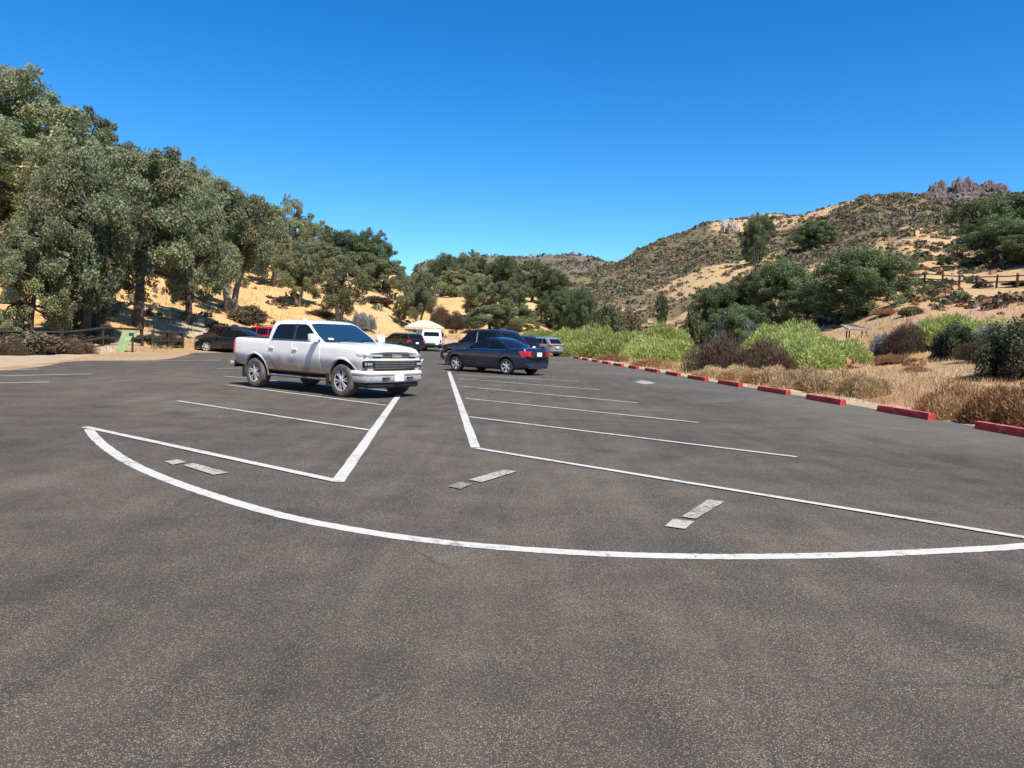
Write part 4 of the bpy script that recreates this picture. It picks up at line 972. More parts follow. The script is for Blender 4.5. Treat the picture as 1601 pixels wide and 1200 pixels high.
        r = bmesh.ops.extrude_face_region(bm, geom=bm.faces[:]); top = {v for v in r['geom'] if isinstance(v, bmesh.types.BMVert)}
        for v in bm.verts: v.co = Vector(fn(v.co.x, v.co.y, thick if v in top else -.012))
        return from_bm(name, bm, mat, parent or s.root, smooth)
    def side_fn(s, sd):
        return lambda x, z, o: s.warp(x, sd*(s.hw(x, z)+o), z)
    def cabside_fn(s, sd):
        return lambda x, z, o: (x, sd*(s.lev(z)[2]+o), z)
    def front_fn(s, rake=0.0):                      # (y,z) on the nose
        def fn(y, z, o):
            p = s.warp(s.sp['xf'], y, z); return (p[0]+o, y, z)
        return fn
    def rear_fn(s, rake=0.0):
        def fn(y, z, o):
            p = s.warp(s.sp['xr'], y, z); return (p[0]-o, y, z)
        return fn
    def screen_fn(s, front=True):
        bf, br = s.sp['bulge']
        def fn(u, z, o):
            xf, xr, hw = s.lev(z)
            return (xf-bf*u*u+o*1.1, hw*u, z+o*.5) if front else (xr+br*u*u-o*1.1, hw*u, z+o*.4)
        return fn
    def handle(s, x, z, sd, mat, parent):
        bm = bmesh.new(); y = s.hw(x, z)+.028; box(bm, (x, sd*y, z), (.20, .03, .035), .01); box(bm, (x-.08, sd*(y-.018), z), (.03, .03, .03)); box(bm, (x+.08, sd*(y-.018), z), (.03, .03, .03)); from_bm('handle', bm, mat, parent, 40)
def wheel_parts(r, wdt, tyre_mat, rim_mat, spokes=6, rim_r=.62, dark=None, dbl=False):
    bm = bmesh.new(); N = 40
    prof = [(rim_r*r, -.5), (rim_r*r*1.06, -.52), (.86*r, -.56), (.955*r, -.50), (.99*r, -.38), (r, -.15), (r, .15), (.99*r, .38), (.955*r, .50), (.86*r, .56), (rim_r*r*1.06, .52), (rim_r*r, .5)]
    rings = [[bm.verts.new((q*math.cos(2*math.pi*k/N), y*wdt, q*math.sin(2*math.pi*k/N))) for k in range(N)] for q, y in prof]
    for a, b in zip(rings[:-1]+[rings[-1]], rings[1:]+[rings[0]]):
        for k in range(N): bm.faces.new((a[k], a[(k+1) % N], b[(k+1) % N], b[k]))
    bmesh.ops.recalc_face_normals(bm, faces=bm.faces[:])
    me = bpy.data.meshes.new('tyre'); bm.to_mesh(me); bm.free(); me.materials.append(tyre_mat)
    for p in me.polygons: p.use_smooth = True
    me.set_sharp_from_angle(angle=rad(35))
    bm = bmesh.new(); R = rim_r*r*1.01
    # barrel and back plate
    for (q0, y0, q1, y1) in ((R, .50, R*.93, .46), (R*.93, .46, R*.90, .05), (R*.90, .05, .02, .02)):
        a = [bm.verts.new((q0*math.cos(2*math.pi*k/N), y0*wdt, q0*math.sin(2*math.pi*k/N))) for k in range(N)]
        b = [bm.verts.new((q1*math.cos(2*math.pi*k/N), y1*wdt, q1*math.sin(2*math.pi*k/N))) for k in range(N)]
        for k in range(N):
            f = bm.faces.new((a[k], b[k], b[(k+1) % N], a[(k+1) % N])); f.material_index = 1 if y1 < .1 else 0
    for k in range(spokes):
        for off in ((-.16, .16) if dbl else (0,)):
            a = 2*math.pi*k/spokes+off*1.1; u = Vector((math.cos(a), 0, math.sin(a))); v = Vector((-math.sin(a), 0, math.cos(a)))
            a0 = 2*math.pi*k/spokes; u0 = Vector((math.cos(a0+off*.4), 0, math.sin(a0+off*.4)))
            w0, w1 = (.025, .038) if dbl else (.06, .085); w0 *= r/.35; w1 *= r/.35
            P = []
            for q, ww, yy in ((.12*R, w0, .47), (.55*R, w0*.8, .44), (.93*R, w1*.8, .45)):
                c = (u0 if q < .3*R else u)*q
                for sx in (-1, 1):
                    P.append(bm.verts.new(c+v*sx*ww*.5+Vector((0, yy*wdt, 0)))); P.append(bm.verts.new(c+v*sx*ww*.7+Vector((0, (yy-.16)*wdt, 0))))
            for s0 in (0, 4):
                bm.faces.new((P[s0], P[s0+2], P[s0+6], P[s0+4])); bm.faces.new((P[s0], P[s0+4], P[s0+5], P[s0+1])); bm.faces.new((P[s0+2], P[s0+3], P[s0+7], P[s0+6]))
    c = [bm.verts.new((.17*R*math.cos(2*math.pi*k/16), .49*wdt, .17*R*math.sin(2*math.pi*k/16))) for k in range(16)]; d = [bm.verts.new((.19*R*math.cos(2*math.pi*k/16), .3*wdt, .19*R*math.sin(2*math.pi*k/16))) for k in range(16)]
    bm.faces.new(c)
    for k in range(16): bm.faces.new((c[k], c[(k+1) % 16], d[(k+1) % 16], d[k]))
    bmesh.ops.recalc_face_normals(bm, faces=bm.faces[:])
    rm = bpy.data.meshes.new('rim'); bm.to_mesh(rm); bm.free(); rm.materials.append(rim_mat); rm.materials.append(dark or MAT['dull'])
    return me, rm
def put_wheels(root, sp, parts, steer=0, track=None):
    tm, rm = parts; ty = (track or sp['W']/2-.14)
    for ax in (sp['axf'], sp['axr']):
        for sd in (1, -1):
            e = link('wheel', None, None, root) if False else bpy.data.objects.new('wheel', None)
            C.objects.link(e); e.parent = root; e.empty_display_size = .2
            e.location = (ax, sd*ty, sp['r']); e.rotation_euler = (0, random.Random(ax*3+sd).uniform(0, 1), (math.pi if sd < 0 else 0)+(steer if ax == sp['axf'] else 0))
            link('tyre', tm, None, e); link('rim', rm, None, e)
    bm = bmesh.new()                                   # floor pan and axles under the body
    box(bm, ((sp['xf']+sp['xr'])/2, 0, sp['r']+.07), ((sp['xf']-sp['xr'])*.86, sp['W']*.56, .16)); 
    for ax in (sp['axf'], sp['axr']): tube(bm, [(ax, -ty, sp['r']), (ax, ty, sp['r'])], [.05, .05], 8)
    from_bm('underbody', bm, MAT['dull'], root)
def mirror(root, x, y, z, sd, s, mat):
    bm = bmesh.new(); box(bm, (x, sd*(y+.17*s), z), (.14*s, .25*s, .22*s), .035*s); o = from_bm('mirror', bm, mat, root, 50)
    bm = bmesh.new(); box(bm, (x-.0, sd*(y+.03*s), z-.06*s), (.07*s, .12*s, .06*s), .01); from_bm('arm', bm, MAT['black'], o)
    bm = bmesh.new(); box(bm, (x-.072*s, sd*(y+.17*s), z), (.008, .21*s, .18*s)); from_bm('mirror_face', bm, MAT['mirror'], o)
def rear_face_plate(root, x, y, z, w=.31, h=.16, name='licence_plate'):
    bm = bmesh.new(); box(bm, (x, y, z), (.012, w, h), .003); o = from_bm(name, bm, MAT['plate'], root); return o
def pose_car(root, px_wheel, wheel_local, heading, sc):
    """put the wheel contact point wheel_local on the ground point seen at px_wheel"""
    g = G(*px_wheel); c, s_ = math.cos(heading), math.sin(heading); lx, ly = wheel_local[0]*sc, wheel_local[1]*sc
    root.location = (g.x-(c*lx-s_*ly), g.y-(s_*lx+c*ly), .001); root.rotation_euler = (0, 0, heading); root.scale = (sc, sc, sc)

# ---- the white crew-cab pickup
def build_pickup():
    root = empty('pickup_truck')
    sp = dict(W=2.06, xf=2.80, xr=-2.98, axf=1.875, axr=-1.875, r=.415, arch=.515, nose_r=1.1, nose_k=.10, tail_r=.5, tail_k=.03, crown=.035, nose_c=.14, tail_c=.03, fr=.05,
              side=[(.40, .90), (.60, .935), (.80, .962), (.885, .998), (.98, 1.0), (1.14, .990), (1.30, .972), (1.40, .965)],
              bottom=[(-2.98, .62), (-2.5, .58), (-1.2, .50), (1.2, .50), (2.4, .48), (2.80, .50)],
              top=[(-2.98, 1.375), (-1.45, 1.365), (-1.40, 1.33), (1.1, 1.33), (1.30, 1.30), (1.9, 1.29), (2.35, 1.27), (2.62, 1.235), (2.74, 1.195), (2.80, 1.13)],
              cab=[(1.27, 1.30, -1.36, .985), (1.36, 1.15, -1.35, .965), (1.55, .84, -1.32, .915), (1.72, .56, -1.28, .865), (1.82, .39, -1.23, .825)],
              roof=[(1.87, .28, -1.17, .785), (1.90, .15, -1.08, .72), (1.918, -.05, -.95, .60), (1.926, -.25, -.75, .35)], bulge=(.16, .03), bed=(-2.90, -1.46, .80, .92))
    c = Car(root, sp)
    P = car_paint('white_truck_paint', (.82, .80, .76), .92, dust_col=(.30, .205, .125), zlo=.66, zhi=.96)
    PR = car_paint('white_cab_paint', (.82, .80, .76), .08, zlo=.4, zhi=.6)
    c.body(P); c.cab(PR)
    for sd in (1, -1):
        f = c.side_fn(sd); g = c.cabside_fn(sd)
        door = c.patch('front_door', [(-.13, .56), (.98, .56), (1.02, .75), (1.02, 1.30), (-.13, 1.32)], f, P, .010, 4, 6)
        c.handle(-.02, 1.13, sd, MAT['black'] if False else PR, door)
        door2 = c.patch('rear_door', [(-.98, .72), (-.80, .56), (-.155, .56), (-.155, 1.32), (-1.20, 1.32), (-1.20, .98), (-1.12, .82)], f, P, .010, 4, 6)
        c.handle(-1.06, 1.14, sd, PR, door2)
        win = c.patch('side_window', [(-.13, 1.385), (.86, 1.385), (.72, 1.50), (.36, 1.745), (.20, 1.80), (-.13, 1.80)], g, MAT['glass'], .006, 5, 4)
        win = c.patch('side_window', [(-1.14, 1.41), (-1.10, 1.385), (-.215, 1.385), (-.215, 1.80), (-.92, 1.79), (-1.02, 1.74)], g, MAT['glass'], .006, 5, 4)
        c.patch('window_trim', [(-.205, 1.37), (-.14, 1.37), (-.14, 1.81), (-.205, 1.81)], g, MAT['black'], .008, 1, 4)
        c.patch('belt_trim', [(-1.16, 1.352), (.93, 1.352), (.90, 1.374), (-1.16, 1.374)], g, MAT['black'], .010, 6, 1)
        # wheel arch lips
        for ax in (sp['axf'], sp['axr']):
            bm = bmesh.new(); A = []
            for t in np.linspace(-.12, math.pi+.12, 26):
                row = []
                for R, o in ((.512, -.06), (.512, .012), (.545, .016), (.56, .0), (.56, -.02)):
                    x = ax+R*math.cos(t); z = sp['r']+.02+R*math.sin(t); row.append(bm.verts.new((x, sd*(c.hw(x, max(z, .4))+o), z)))
                A.append(row)
            for a, b in zip(A[:-1], A[1:]):
                for k in range(4): bm.faces.new((a[k], a[k+1], b[k+1], b[k]))
            from_bm('arch_trim', bm, P, root, 40)
        mirror(root, .90, .975, 1.45, sd, .98, PR)
        for ax in (sp['axf'], sp['axr']):
            bm = bmesh.new(); box(bm, (ax-.57, sd*.90, .42), (.03, .26, .30), .005); from_bm('mud_flap', bm, MAT['black'], root)
        # stacked lamps: slim upper running light, black-surrounded lower lamp
        o = c.patch('running_light', [(sd*.46, 1.045), (sd*.94, 1.065), (sd*.965, 1.10), (sd*.46, 1.095)], c.front_fn(.06), MAT['lamp'], .022, 5, 1)
        o = c.patch('running_light_side', [(2.52, 1.055), (2.765, 1.05), (2.765, 1.10), (2.46, 1.11)], f, MAT['lamp'], .008, 4, 1)
        o = c.patch('headlight', [(sd*.735, .82), (sd*.955, .76), (sd*.985, .93), (sd*.735, .965)], c.front_fn(.0), MAT['black'], .024, 4, 2)
        for k in range(3):
            bm = bmesh.new(); x, y, z = c.front_fn(0)(sd*(.79+.07*k), .86, .026); box(bm, (x, y, z), (.02, .05, .06), .006); from_bm('lens', bm, MAT['lamp'], o)
        c.patch('headlight_side', [(2.66, .76), (2.785, .78), (2.785, .94), (2.70, .92)], f, MAT['black'], .009, 3, 2)
        c.patch('air_vent', [(2.70, .66), (2.775, .66), (2.775, .73), (2.72, .73)], f, MAT['grey'], .008, 2, 2)
        # tail lamp
        c.patch('tail_lamp', [(-2.96, .88), (-2.93, .88), (-2.915, 1.0), (-2.925, 1.28), (-2.96, 1.29)], f, MAT['tail'], .014, 2, 4)
        c.patch('tail_lamp', [(sd*.80, .90), (sd*.97, .90), (sd*.97, 1.28), (sd*.82, 1.28)], c.rear_fn(), MAT['tail'], .014, 2, 4)
    # windscreens
    ws = c.patch('windscreen', [(-.90, 1.345), (.90, 1.345), (.93, 1.50), (.90, 1.80), (.70, 1.825), (-.70, 1.825), (-.90, 1.80), (-.93, 1.50)], c.screen_fn(), MAT['windscreen'], .008, 8, 4)
    c.patch('sticker', [(-.74, 1.41), (-.60, 1.41), (-.60, 1.45), (-.74, 1.45)], lambda u, z, o: c.screen_fn()(u, z, o+.012), MAT['plate'], .004, 1, 1, ws)
    c.patch('rear_window', [(-.80, 1.42), (.80, 1.42), (.78, 1.76), (-.78, 1.76)], c.screen_fn(False), MAT['glass'], .006, 6, 3)
    for y0, y1 in ((-.55, .05), (.1, .7)):
        bm = bmesh.new(); tube(bm, [(1.22, y0, 1.345), (1.08, (y0+y1)/2, 1.42), (1.02, y1, 1.45)], [.012, .012, .008], 5); from_bm('wiper', bm, MAT['black'], root)
    # hood panel gap and power dome
    bm = bmesh.new()
    A = []
    for x in np.linspace(1.28, 2.66, 9):
        row = []
        for y in np.linspace(-.80, .80, 13):
            z = interp(sp['top'], x)+.045*(1-min(1, abs(y)/1.0)**2*.8)+.006+(.022 if .22 < abs(y) < .62 else 0)
            row.append(bm.verts.new(c.warp(x, y, z)))
        A.append(row)
    for a, b in zip(A[:-1], A[1:]):
        for k in range(12): bm.faces.new((a[k], a[k+1], b[k+1], b[k]))
    r_ = bmesh.ops.extrude_face_region(bm, geom=bm.faces[:])
    for v in r_['geom']:
        if isinstance(v, bmesh.types.BMVert): v.co.z -= .03
    from_bm('hood', bm, PR, root, 50)
    # face: grey bar, upper slots, big lower grille, bumper
    F = c.front_fn(.0); F1 = c.front_fn(.06)
    for y0, y1 in ((-.70, -.17), (.17, .70)):
        sl_ = c.patch('grille_slot', [(y0, 1.005), (y1, 1.005), (y1, 1.095), (y0, 1.095)], F1, MAT['black'], .020, 4, 1)
        c.patch('bar', [(y0, 1.042), (y1, 1.042), (y1, 1.056), (y0, 1.056)], F1, MAT['chrome'], .026, 4, 1, sl_)
    c.patch('emblem_block', [(-.165, .995), (.165, .995), (.165, 1.10), (-.165, 1.10)], F1, MAT['grey'], .024, 3, 1)
    c.patch('emblem', [(-.125, 1.035), (-.05, 1.035), (-.045, 1.012), (.045, 1.012), (.05, 1.035), (.14, 1.035), (.125, 1.062), (.05, 1.062), (.045, 1.085), (-.045, 1.085), (-.05, 1.062), (-.14, 1.062)], F1, MAT['gold'], .034, 4, 1)
    c.patch('grille_bar', [(-.90, .95), (.90, .95), (.86, .995), (-.86, .995)], F1, PR, .032, 8, 1)
    gr = c.patch('grille', [(-.60, .70), (.60, .70), (.72, .78), (.74, .935), (-.74, .935), (-.72, .78)], F, MAT['black'], .024, 8, 3)
    for z in (.755, .81, .865, .91):
        c.patch('bar', [(-.68, z), (.68, z), (.68, z+.012), (-.68, z+.012)], F, MAT['grey'] if z != .755 else MAT['chrome'], .034, 8, 1, gr)
    def bumper(z0, z1, o0, mat, name, hwid=1.0, wrap=.75, th=.10):
        bm = bmesh.new(); A = []
        n = 24
        for k in range(n+1):
            t = -1+2*k/n; y = hwid*math.copysign(min(1, abs(t)*1.25), t) if abs(t) < .8 else math.copysign(hwid, t)
            x = sp['xf']+o0-.14*(y/hwid)**2-(0 if abs(t) < .8 else (abs(t)-.8)/.2*wrap)
            nx, ny = (1, .25*y) if abs(t) < .8 else (.25, math.copysign(1, t)); L = math.hypot(nx, ny); nx /= L; ny /= L
            row = []
            for z, q in ((z0, -th), (z0, -.02), (z0+.02, 0), ((z0+z1)/2, .012), (z1-.02, 0), (z1, -.03), (z1, -th)):
                row.append(bm.verts.new((x+nx*q, y+ny*q, z)))
            A.append(row)
        for a, b in zip(A[:-1], A[1:]):
            for k in range(7): bm.faces.new((a[k], a[(k+1) % 7], b[(k+1) % 7], b[k]))
        bm.faces.new(A[0]); bm.faces.new(A[-1][::-1]); return from_bm(name, bm, mat, root, 40)
    bumper(.575, .69, .07, PR, 'bumper', .985, .62)
    lo = bumper(.40, .572, .065, plain('dusty_silver_bumper', (.42, .41, .40), .5, .3, var=.2), 'lower_bumper', .98, .55)
    bumper(.27, .397, .02, MAT['black'], 'air_dam', .90, .35)
    for sd in (1, -1):
        x = sp['xf']+.08-.03; bm = bmesh.new(); box(bm, (x, sd*.40, .50), (.04, .24, .07), .015); from_bm('tow_opening', bm, MAT['black'], lo)
        bm = bmesh.new(); tube(bm, [(x+.02, sd*.36, .47), (x+.075, sd*.36, .50), (x+.075, sd*.44, .50), (x+.02, sd*.44, .47)], [.014]*4, 6); from_bm('tow_hook', bm, MAT['chrome'], lo)
    rear_face_plate(root, sp['xf']+.095, 0, .52, .32, .17)
    # rear bumper, tow hitch, tailgate
    bm = bmesh.new(); box(bm, (-3.08, 0, .62), (.22, 1.94, .20), .04); rb = from_bm('rear_bumper', bm, MAT['chrome'], root, 40)
    bm = bmesh.new(); box(bm, (-3.14, 0, .48), (.22, .09, .09), .01); from_bm('tow_hitch', bm, MAT['black'], rb)
    c.patch('tailgate', [(-.78, .76), (.78, .76), (.78, 1.36), (-.78, 1.36)], c.rear_fn(), P, .012, 4, 3)
    rear_face_plate(root, -3.195, 0, .64)
    # pale running board edge under the doors
    for sd in (1, -1):
        bm = bmesh.new(); tube(bm, [(1.25, sd*.90, .40), (-1.25, sd*.90, .40)], [.035, .035], 8); from_bm('side_step', bm, MAT['grey'], root, 40)
    # antenna fin, roof
    bm = bmesh.new(); box(bm, (-1.0, 0, 1.945), (.14, .03, .05), .01); from_bm('antenna_fin', bm, PR, root)
    put_wheels(root, sp, wheel_parts(.415, .275, MAT['dustyre'], MAT['rim'], 6, .615, MAT['dull'], True), 0.0, .885)
    props(root, 'dusty white crew-cab pickup truck with black grille parked nose out across the left stall lines', 'truck'); return root, sp
HD = math.pi/2-(-.8926)                                # heading of the stall lines, nose up-left
pk, psp = build_pickup(); pose_car(pk, (534, 620.5), (psp['axf'], -.99), HD-math.pi+rad(1), .965)

# ---- generic car
def build_car(sp, paint, label, cat, name, wins, doors, wheels, extra=None, group=None, screen=None, rearwin=None, glassm='glass', lowtrim=None):
    root = empty(name); c = Car(root, sp); c.body(paint); c.cab(sp.get('cabmat', paint))
    for sd in (1, -1):
        f = c.side_fn(sd); g = c.cabside_fn(sd)
        for w_ in wins: c.patch('side_window', w_, g, MAT['glass'], .006, 4, 3)
        for k, d in enumerate(doors):
            dd = c.patch('front_door' if k == 0 else 'rear_door', d, f, paint, .008, 3, 5); mx = min(p[0] for p in d); c.handle(mx+.17, sp['belt']-.12, sd, sp.get('handle', paint), dd)
        zs = [w_[1] for w_ in wins[0]]
        mirror(root, sp['mx'], sp['cab'][0][3]-.01, sp['belt']+.06, sd, .8, paint)
        if sp.get('beltline'): 
            a, b = sp['beltline']; z = min(zs)-.022; c.patch('belt_trim', [(a, z), (b, z), (b, z+.015), (a, z+.015)], g, MAT['chrome'], .010, 5, 1)
    c.patch('windscreen', screen or [(-.88, sp['belt']+.04), (.88, sp['belt']+.04), (.86, sp['cab'][-1][0]-.015), (-.86, sp['cab'][-1][0]-.015)], c.screen_fn(), MAT['windscreen'], .007, 8, 4)
    if rearwin: c.patch('rear_window', rearwin, c.screen_fn(False), MAT[glassm], .007, 8, 4)
    # nose and tail
    F = c.front_fn(sp.get('fr', .05)); R = c.rear_fn(sp.get('rr', .0)); h = sp['lampz']
    for sd in (1, -1):
        c.patch('headlight', [(sd*.42*sp['W']/1.8, h-.07), (sd*.80*sp['W']/1.8, h-.05), (sd*.82*sp['W']/1.8, h+.07), (sd*.42*sp['W']/1.8, h+.05)], F, MAT['lamp'], .02, 4, 2)
        c.patch('headlight_side', [(sp['xf']-.34, h+.0), (sp['xf']-.05, h-.06), (sp['xf']-.05, h+.06), (sp['xf']-.40, h+.09)], c.side_fn(sd), MAT['lamp'], .008, 4, 2)
    c.patch('grille', [(-.40, h-.10), (.40, h-.10), (.40, h+.05), (-.40, h+.05)], F, MAT['black'], .018, 4, 2)
    c.patch('lower_intake', [(-.55, .28), (.55, .28), (.50, .42), (-.50, .42)], F, MAT['black'], .018, 4, 2)
    tl = sp['tailz']
    for sd in (1, -1):
        o = c.patch('tail_lamp', [(sd*sp['tin'], tl[0]), (sd*.92*sp['W']/2, tl[0]), (sd*.92*sp['W']/2, tl[1]), (sd*sp['tin'], tl[1])], R, MAT['tail'], .016, 4, 2)
        o = c.patch('tail_lamp_side', [(sp['xr']+.03, tl[0]), (sp['xr']+.16, tl[0]-.01), (sp['xr']+.36, tl[1]-.04), (sp['xr']+.30, tl[1]+.01), (sp['xr']+.03, tl[1])], c.side_fn(sd), MAT['tail'], .010, 4, 2)
        c.patch('lens', [(sp['xr']+.04, tl[0]-.045), (sp['xr']+.11, tl[0]-.045), (sp['xr']+.12, tl[0]-.005), (sp['xr']+.04, tl[0]-.005)], c.side_fn(sd), MAT['lamp'], .010, 2, 2, o)
    x, y, z = R(0, sp['platez'], .012); rear_face_plate(root, x-.004, 0, sp['platez'])
    c.patch('rear_valance', [(-.60, .27), (.60, .27), (.62, .38), (-.62, .38)], R, MAT['black'], .014, 4, 2)
    put_wheels(root, sp, wheels)
    if extra: extra(root, c)
    props(root, label, cat, group); return root
def sedan_spec(W=1.80, L=4.62, z=0, wb=2.72):
    return dict(W=W, xf=L/2+.03, xr=-L/2-.02, axf=wb/2, axr=-wb/2+.02, r=.325, arch=.375, nose_r=1.0, nose_k=.24, tail_r=1.0, tail_k=.14, crown=.03, nose_c=.26, tail_c=.14, belt=.93, lampz=.66, tailz=(.76, .95), tin=.48, platez=.83, mx=.62, rr=.06, fr=.10,
                side=[(.20, .91), (.35, .965), (.52, .985), (.68, 1.0), (.84, .985), (.95, .955)],
                bottom=[(-L/2-.02, .33), (-1.9, .22), (-1, .19), (1.2, .19), (L/2+.03, .24)],
                top=[(-L/2-.02, .93), (-L/2+.06, 1.03), (-2.0, 1.06), (-1.62, 1.045), (-1.2, .96), (0, .93), (.8, .94), (1.05, .955), (1.5, .90), (1.95, .81), (L/2-.12, .72), (L/2+.03, .60)],
                cab=[(.88, 1.12, -1.78, .80), (.98, .98, -1.66, .775), (1.15, .66, -1.34, .715), (1.30, .34, -1.02, .65), (1.38, .14, -.82, .615)],
                roof=[(1.42, .02, -.70, .575), (1.45, -.10, -.56, .50), (1.465, -.20, -.45, .36), (1.47, -.28, -.36, .2)], bulge=(.17, .15), beltline=(-1.25, .72))
S_WIN = [[(-.27, .99), (.78, .99), (.66, 1.07), (.22, 1.33), (.06, 1.36), (-.27, 1.37)], [(-1.30, .99), (-.33, .99), (-.33, 1.37), (-.62, 1.35), (-.95, 1.24)]]
S_DOOR = [[(-.28, .30), (.72, .30), (.84, .5), (.84, .90), (-.28, .92)], [(-.98, .62), (-.92, .45), (-.80, .30), (-.30, .30), (-.30, .92), (-1.22, .92), (-1.14, .76)]]
S_REAR = [(-.88, 1.08), (.88, 1.08), (.84, 1.35), (-.84, 1.35)]
NAVY = car_paint('dark_navy_paint', (.008, .014, .034), .06, .1, zlo=.2, zhi=.5)
BLACKP = car_paint('black_car_paint', (.012, .014, .018), .08, .1, zlo=.2, zhi=.6)
MAROON = car_paint('dark_maroon_paint', (.018, .009, .010), .22, .1, (.13, .08, .06), zlo=.2, zhi=1.2)
REDP = car_paint('red_car_paint', (.50, .012, .018), .1, .1); SILVER = car_paint('silver_car_paint', (.48, .49, .50), .2, .6)
WHITEP = car_paint('white_van_paint', (.78, .78, .77), .3, zlo=.4, zhi=.9)
W5 = wheel_parts(.325, .21, MAT['tyre'], MAT['rim'], 6, .66, MAT['rim_dark']); W7 = wheel_parts(.325, .21, MAT['tyre'], MAT['rim'], 7, .70, MAT['dull'])
WB = wheel_parts(.37, .24, MAT['tyre'], MAT['rim'], 5, .66, MAT['dull']); WT = wheel_parts(.41, .26, MAT['dustyre'], MAT['rim'], 6, .62, MAT['dull'])
ssp = sedan_spec()
def sedan_extra(root, c):
    bm = bmesh.new(); c.patch('trunk_lid', [(-.62, .70), (.62, .70), (.66, .96), (-.66, .96)], c.rear_fn(.06), NAVY, .008, 4, 3)
sd_ = build_car(ssp, NAVY, 'dark navy blue four-door sedan seen from its left rear, parked right of the centre aisle', 'car', 'sedan_car', S_WIN, S_DOOR, W5, sedan_extra, rearwin=S_REAR)
pose_car(sd_, (790, 585.5), (ssp['axr'], ssp['W']/2-.02), HD, 1.06)

def suv_spec(W=1.92, L=4.75, H=1.72, wb=2.8, belt=1.05, r=.37, rear_rake=.25):
    return dict(W=W, xf=L/2+.03, xr=-L/2, axf=wb/2+.02, axr=-wb/2, r=r, arch=r+.065, nose_r=.9, nose_k=.18, tail_r=.7, tail_k=.08, crown=.03, nose_c=.20, tail_c=.08, belt=belt, lampz=.80, tailz=(belt-.18, belt+.0), tin=.62, platez=.80, mx=.72, rr=.04, fr=.06,
                side=[(.24, .92), (.42, .97), (.65, .99), (.85, 1.0), (1.0, .985), (belt+.04, .955)],
                bottom=[(-L/2, .42), (-L/2+.4, .30), (1.2, .26), (L/2+.03, .34)],
                top=[(-L/2, belt-.03), (-L/2+.08, belt+.01), (.9, belt+.0), (1.15, belt+.03), (1.7, belt-.06), (L/2-.18, belt-.16), (L/2+.03, belt-.34)],
                cab=[(belt-.05, 1.25, -L/2+.05, W/2*.93), (belt+.08, 1.08, -L/2+.10, W/2*.91), ((belt+H)/2, .70, -L/2+.10+rear_rake*.45, W/2*.85), (H-.09, .38, -L/2+.10+rear_rake, W/2*.79)],
                roof=[(H-.045, .24, -L/2+.20+rear_rake, W/2*.75), (H-.015, .05, -L/2+.30+rear_rake, W/2*.66), (H, -.1, -L/2+.5+rear_rake, W/2*.45)], bulge=(.15, .08))
def suv_parts(sp, L, H, belt, rake=.25, n=3):
    z0, z1 = belt+.07, H-.13; xr = -L/2+.16+rake
    wins = [[(-.22, z0), (.86, z0), (.66, z0+.12), (.40, z1-.05), (.22, z1), (-.22, z1)], [(-1.12, z0), (-.29, z0), (-.29, z1), (-1.12, z1)], [(xr-.12+.0, z0), (-1.19, z0), (-1.19, z1), (xr+.22, z1-.02)]]
    doors = [[(-.24, .40), (.80, .40), (.94, .62), (.94, belt-.02), (-.24, belt-.02)], [(-.94, .72), (-.82, .40), (-.265, .40), (-.265, belt-.02), (-1.16, belt-.02), (-1.12, .90)]]
    rear = [(-.84, belt+.09), (.84, belt+.09), (.82, H-.15), (-.82, H-.15)]
    return wins, doors, rear
def rails(H, xa, xb, y, mat='grey', bars=True):
    def f(root, c):
        for sd in (1, -1):
            bm = bmesh.new(); tube(bm, [(xa, sd*y, H-.02), (xa-.08, sd*y, H+.06), (xb+.08, sd*y, H+.06), (xb, sd*y, H-.02)], [.018]*4, 6); from_bm('roof_rail', bm, MAT[mat], root, 50)
        if bars:
            for x in (xa-.35, xb+.35):
                bm = bmesh.new(); box(bm, (x, 0, H+.065), (.05, 2*y, .03), .008); from_bm('crossbar', bm, MAT[mat], root)
    return f
# big dark maroon four-wheel drive behind the sedan
sp = suv_spec(2.0, 4.75, 1.95, 2.85, 1.20, .40, .62); w_, d_, r_ = suv_parts(sp, 4.75, 1.95, 1.20, .62)
def bpillar(root, c):
    for sd in (1, -1): c.patch('pillar_strip', [(-.285, 1.26), (-.225, 1.26), (-.225, 1.79), (-.285, 1.79)], c.cabside_fn(sd), SILVER, .012, 1, 3)
    bm = bmesh.new(); box(bm, (-.1, 0, 1.935), (.42, .9, .03), .01); from_bm('sunroof_panel', bm, MAT['grey'], root)
c1 = build_car(sp, MAROON, 'large dark maroon off-road vehicle with silver door pillar directly behind the navy sedan', 'truck', 'offroad_truck', w_, d_, WT, bpillar, rearwin=r_)
pose_car(c1, (703, 571), (sp['axf'], sp['W']/2-.02), HD+rad(3), .99)
# silver crossover with dark sides, seen from the rear
sp = suv_spec(1.86, 4.55, 1.66, 2.7, 1.02, .36, .40); w_, d_, r_ = suv_parts(sp, 4.55, 1.66, 1.02, .40)
c2 = build_car(sp, SILVER, 'silver crossover parked before the willows with only its tail showing past the navy sedan', 'car', 'crossover_car', w_, d_, WB, rails(1.66, .1, -1.5, .62), rearwin=r_)
pose_car(c2, (848, 556.5), (sp['axr'], sp['W']/2-.02), HD-rad(8), 1.0)
sp = suv_spec(1.86, 4.6, 1.62, 2.7, 1.02, .36, .3); w_, d_, r_ = suv_parts(sp, 4.6, 1.62, 1.02, .3)
c3 = build_car(sp, NAVY, 'dark blue wagon with pale roof bars between the maroon off-road vehicle and the silver crossover', 'car', 'wagon_car', w_, d_, WB, rails(1.62, .1, -1.5, .62, 'chrome'), rearwin=r_)
pose_car(c3, (806, 559), (sp['axr'], sp['W']/2-.02), HD-rad(4), 1.05)
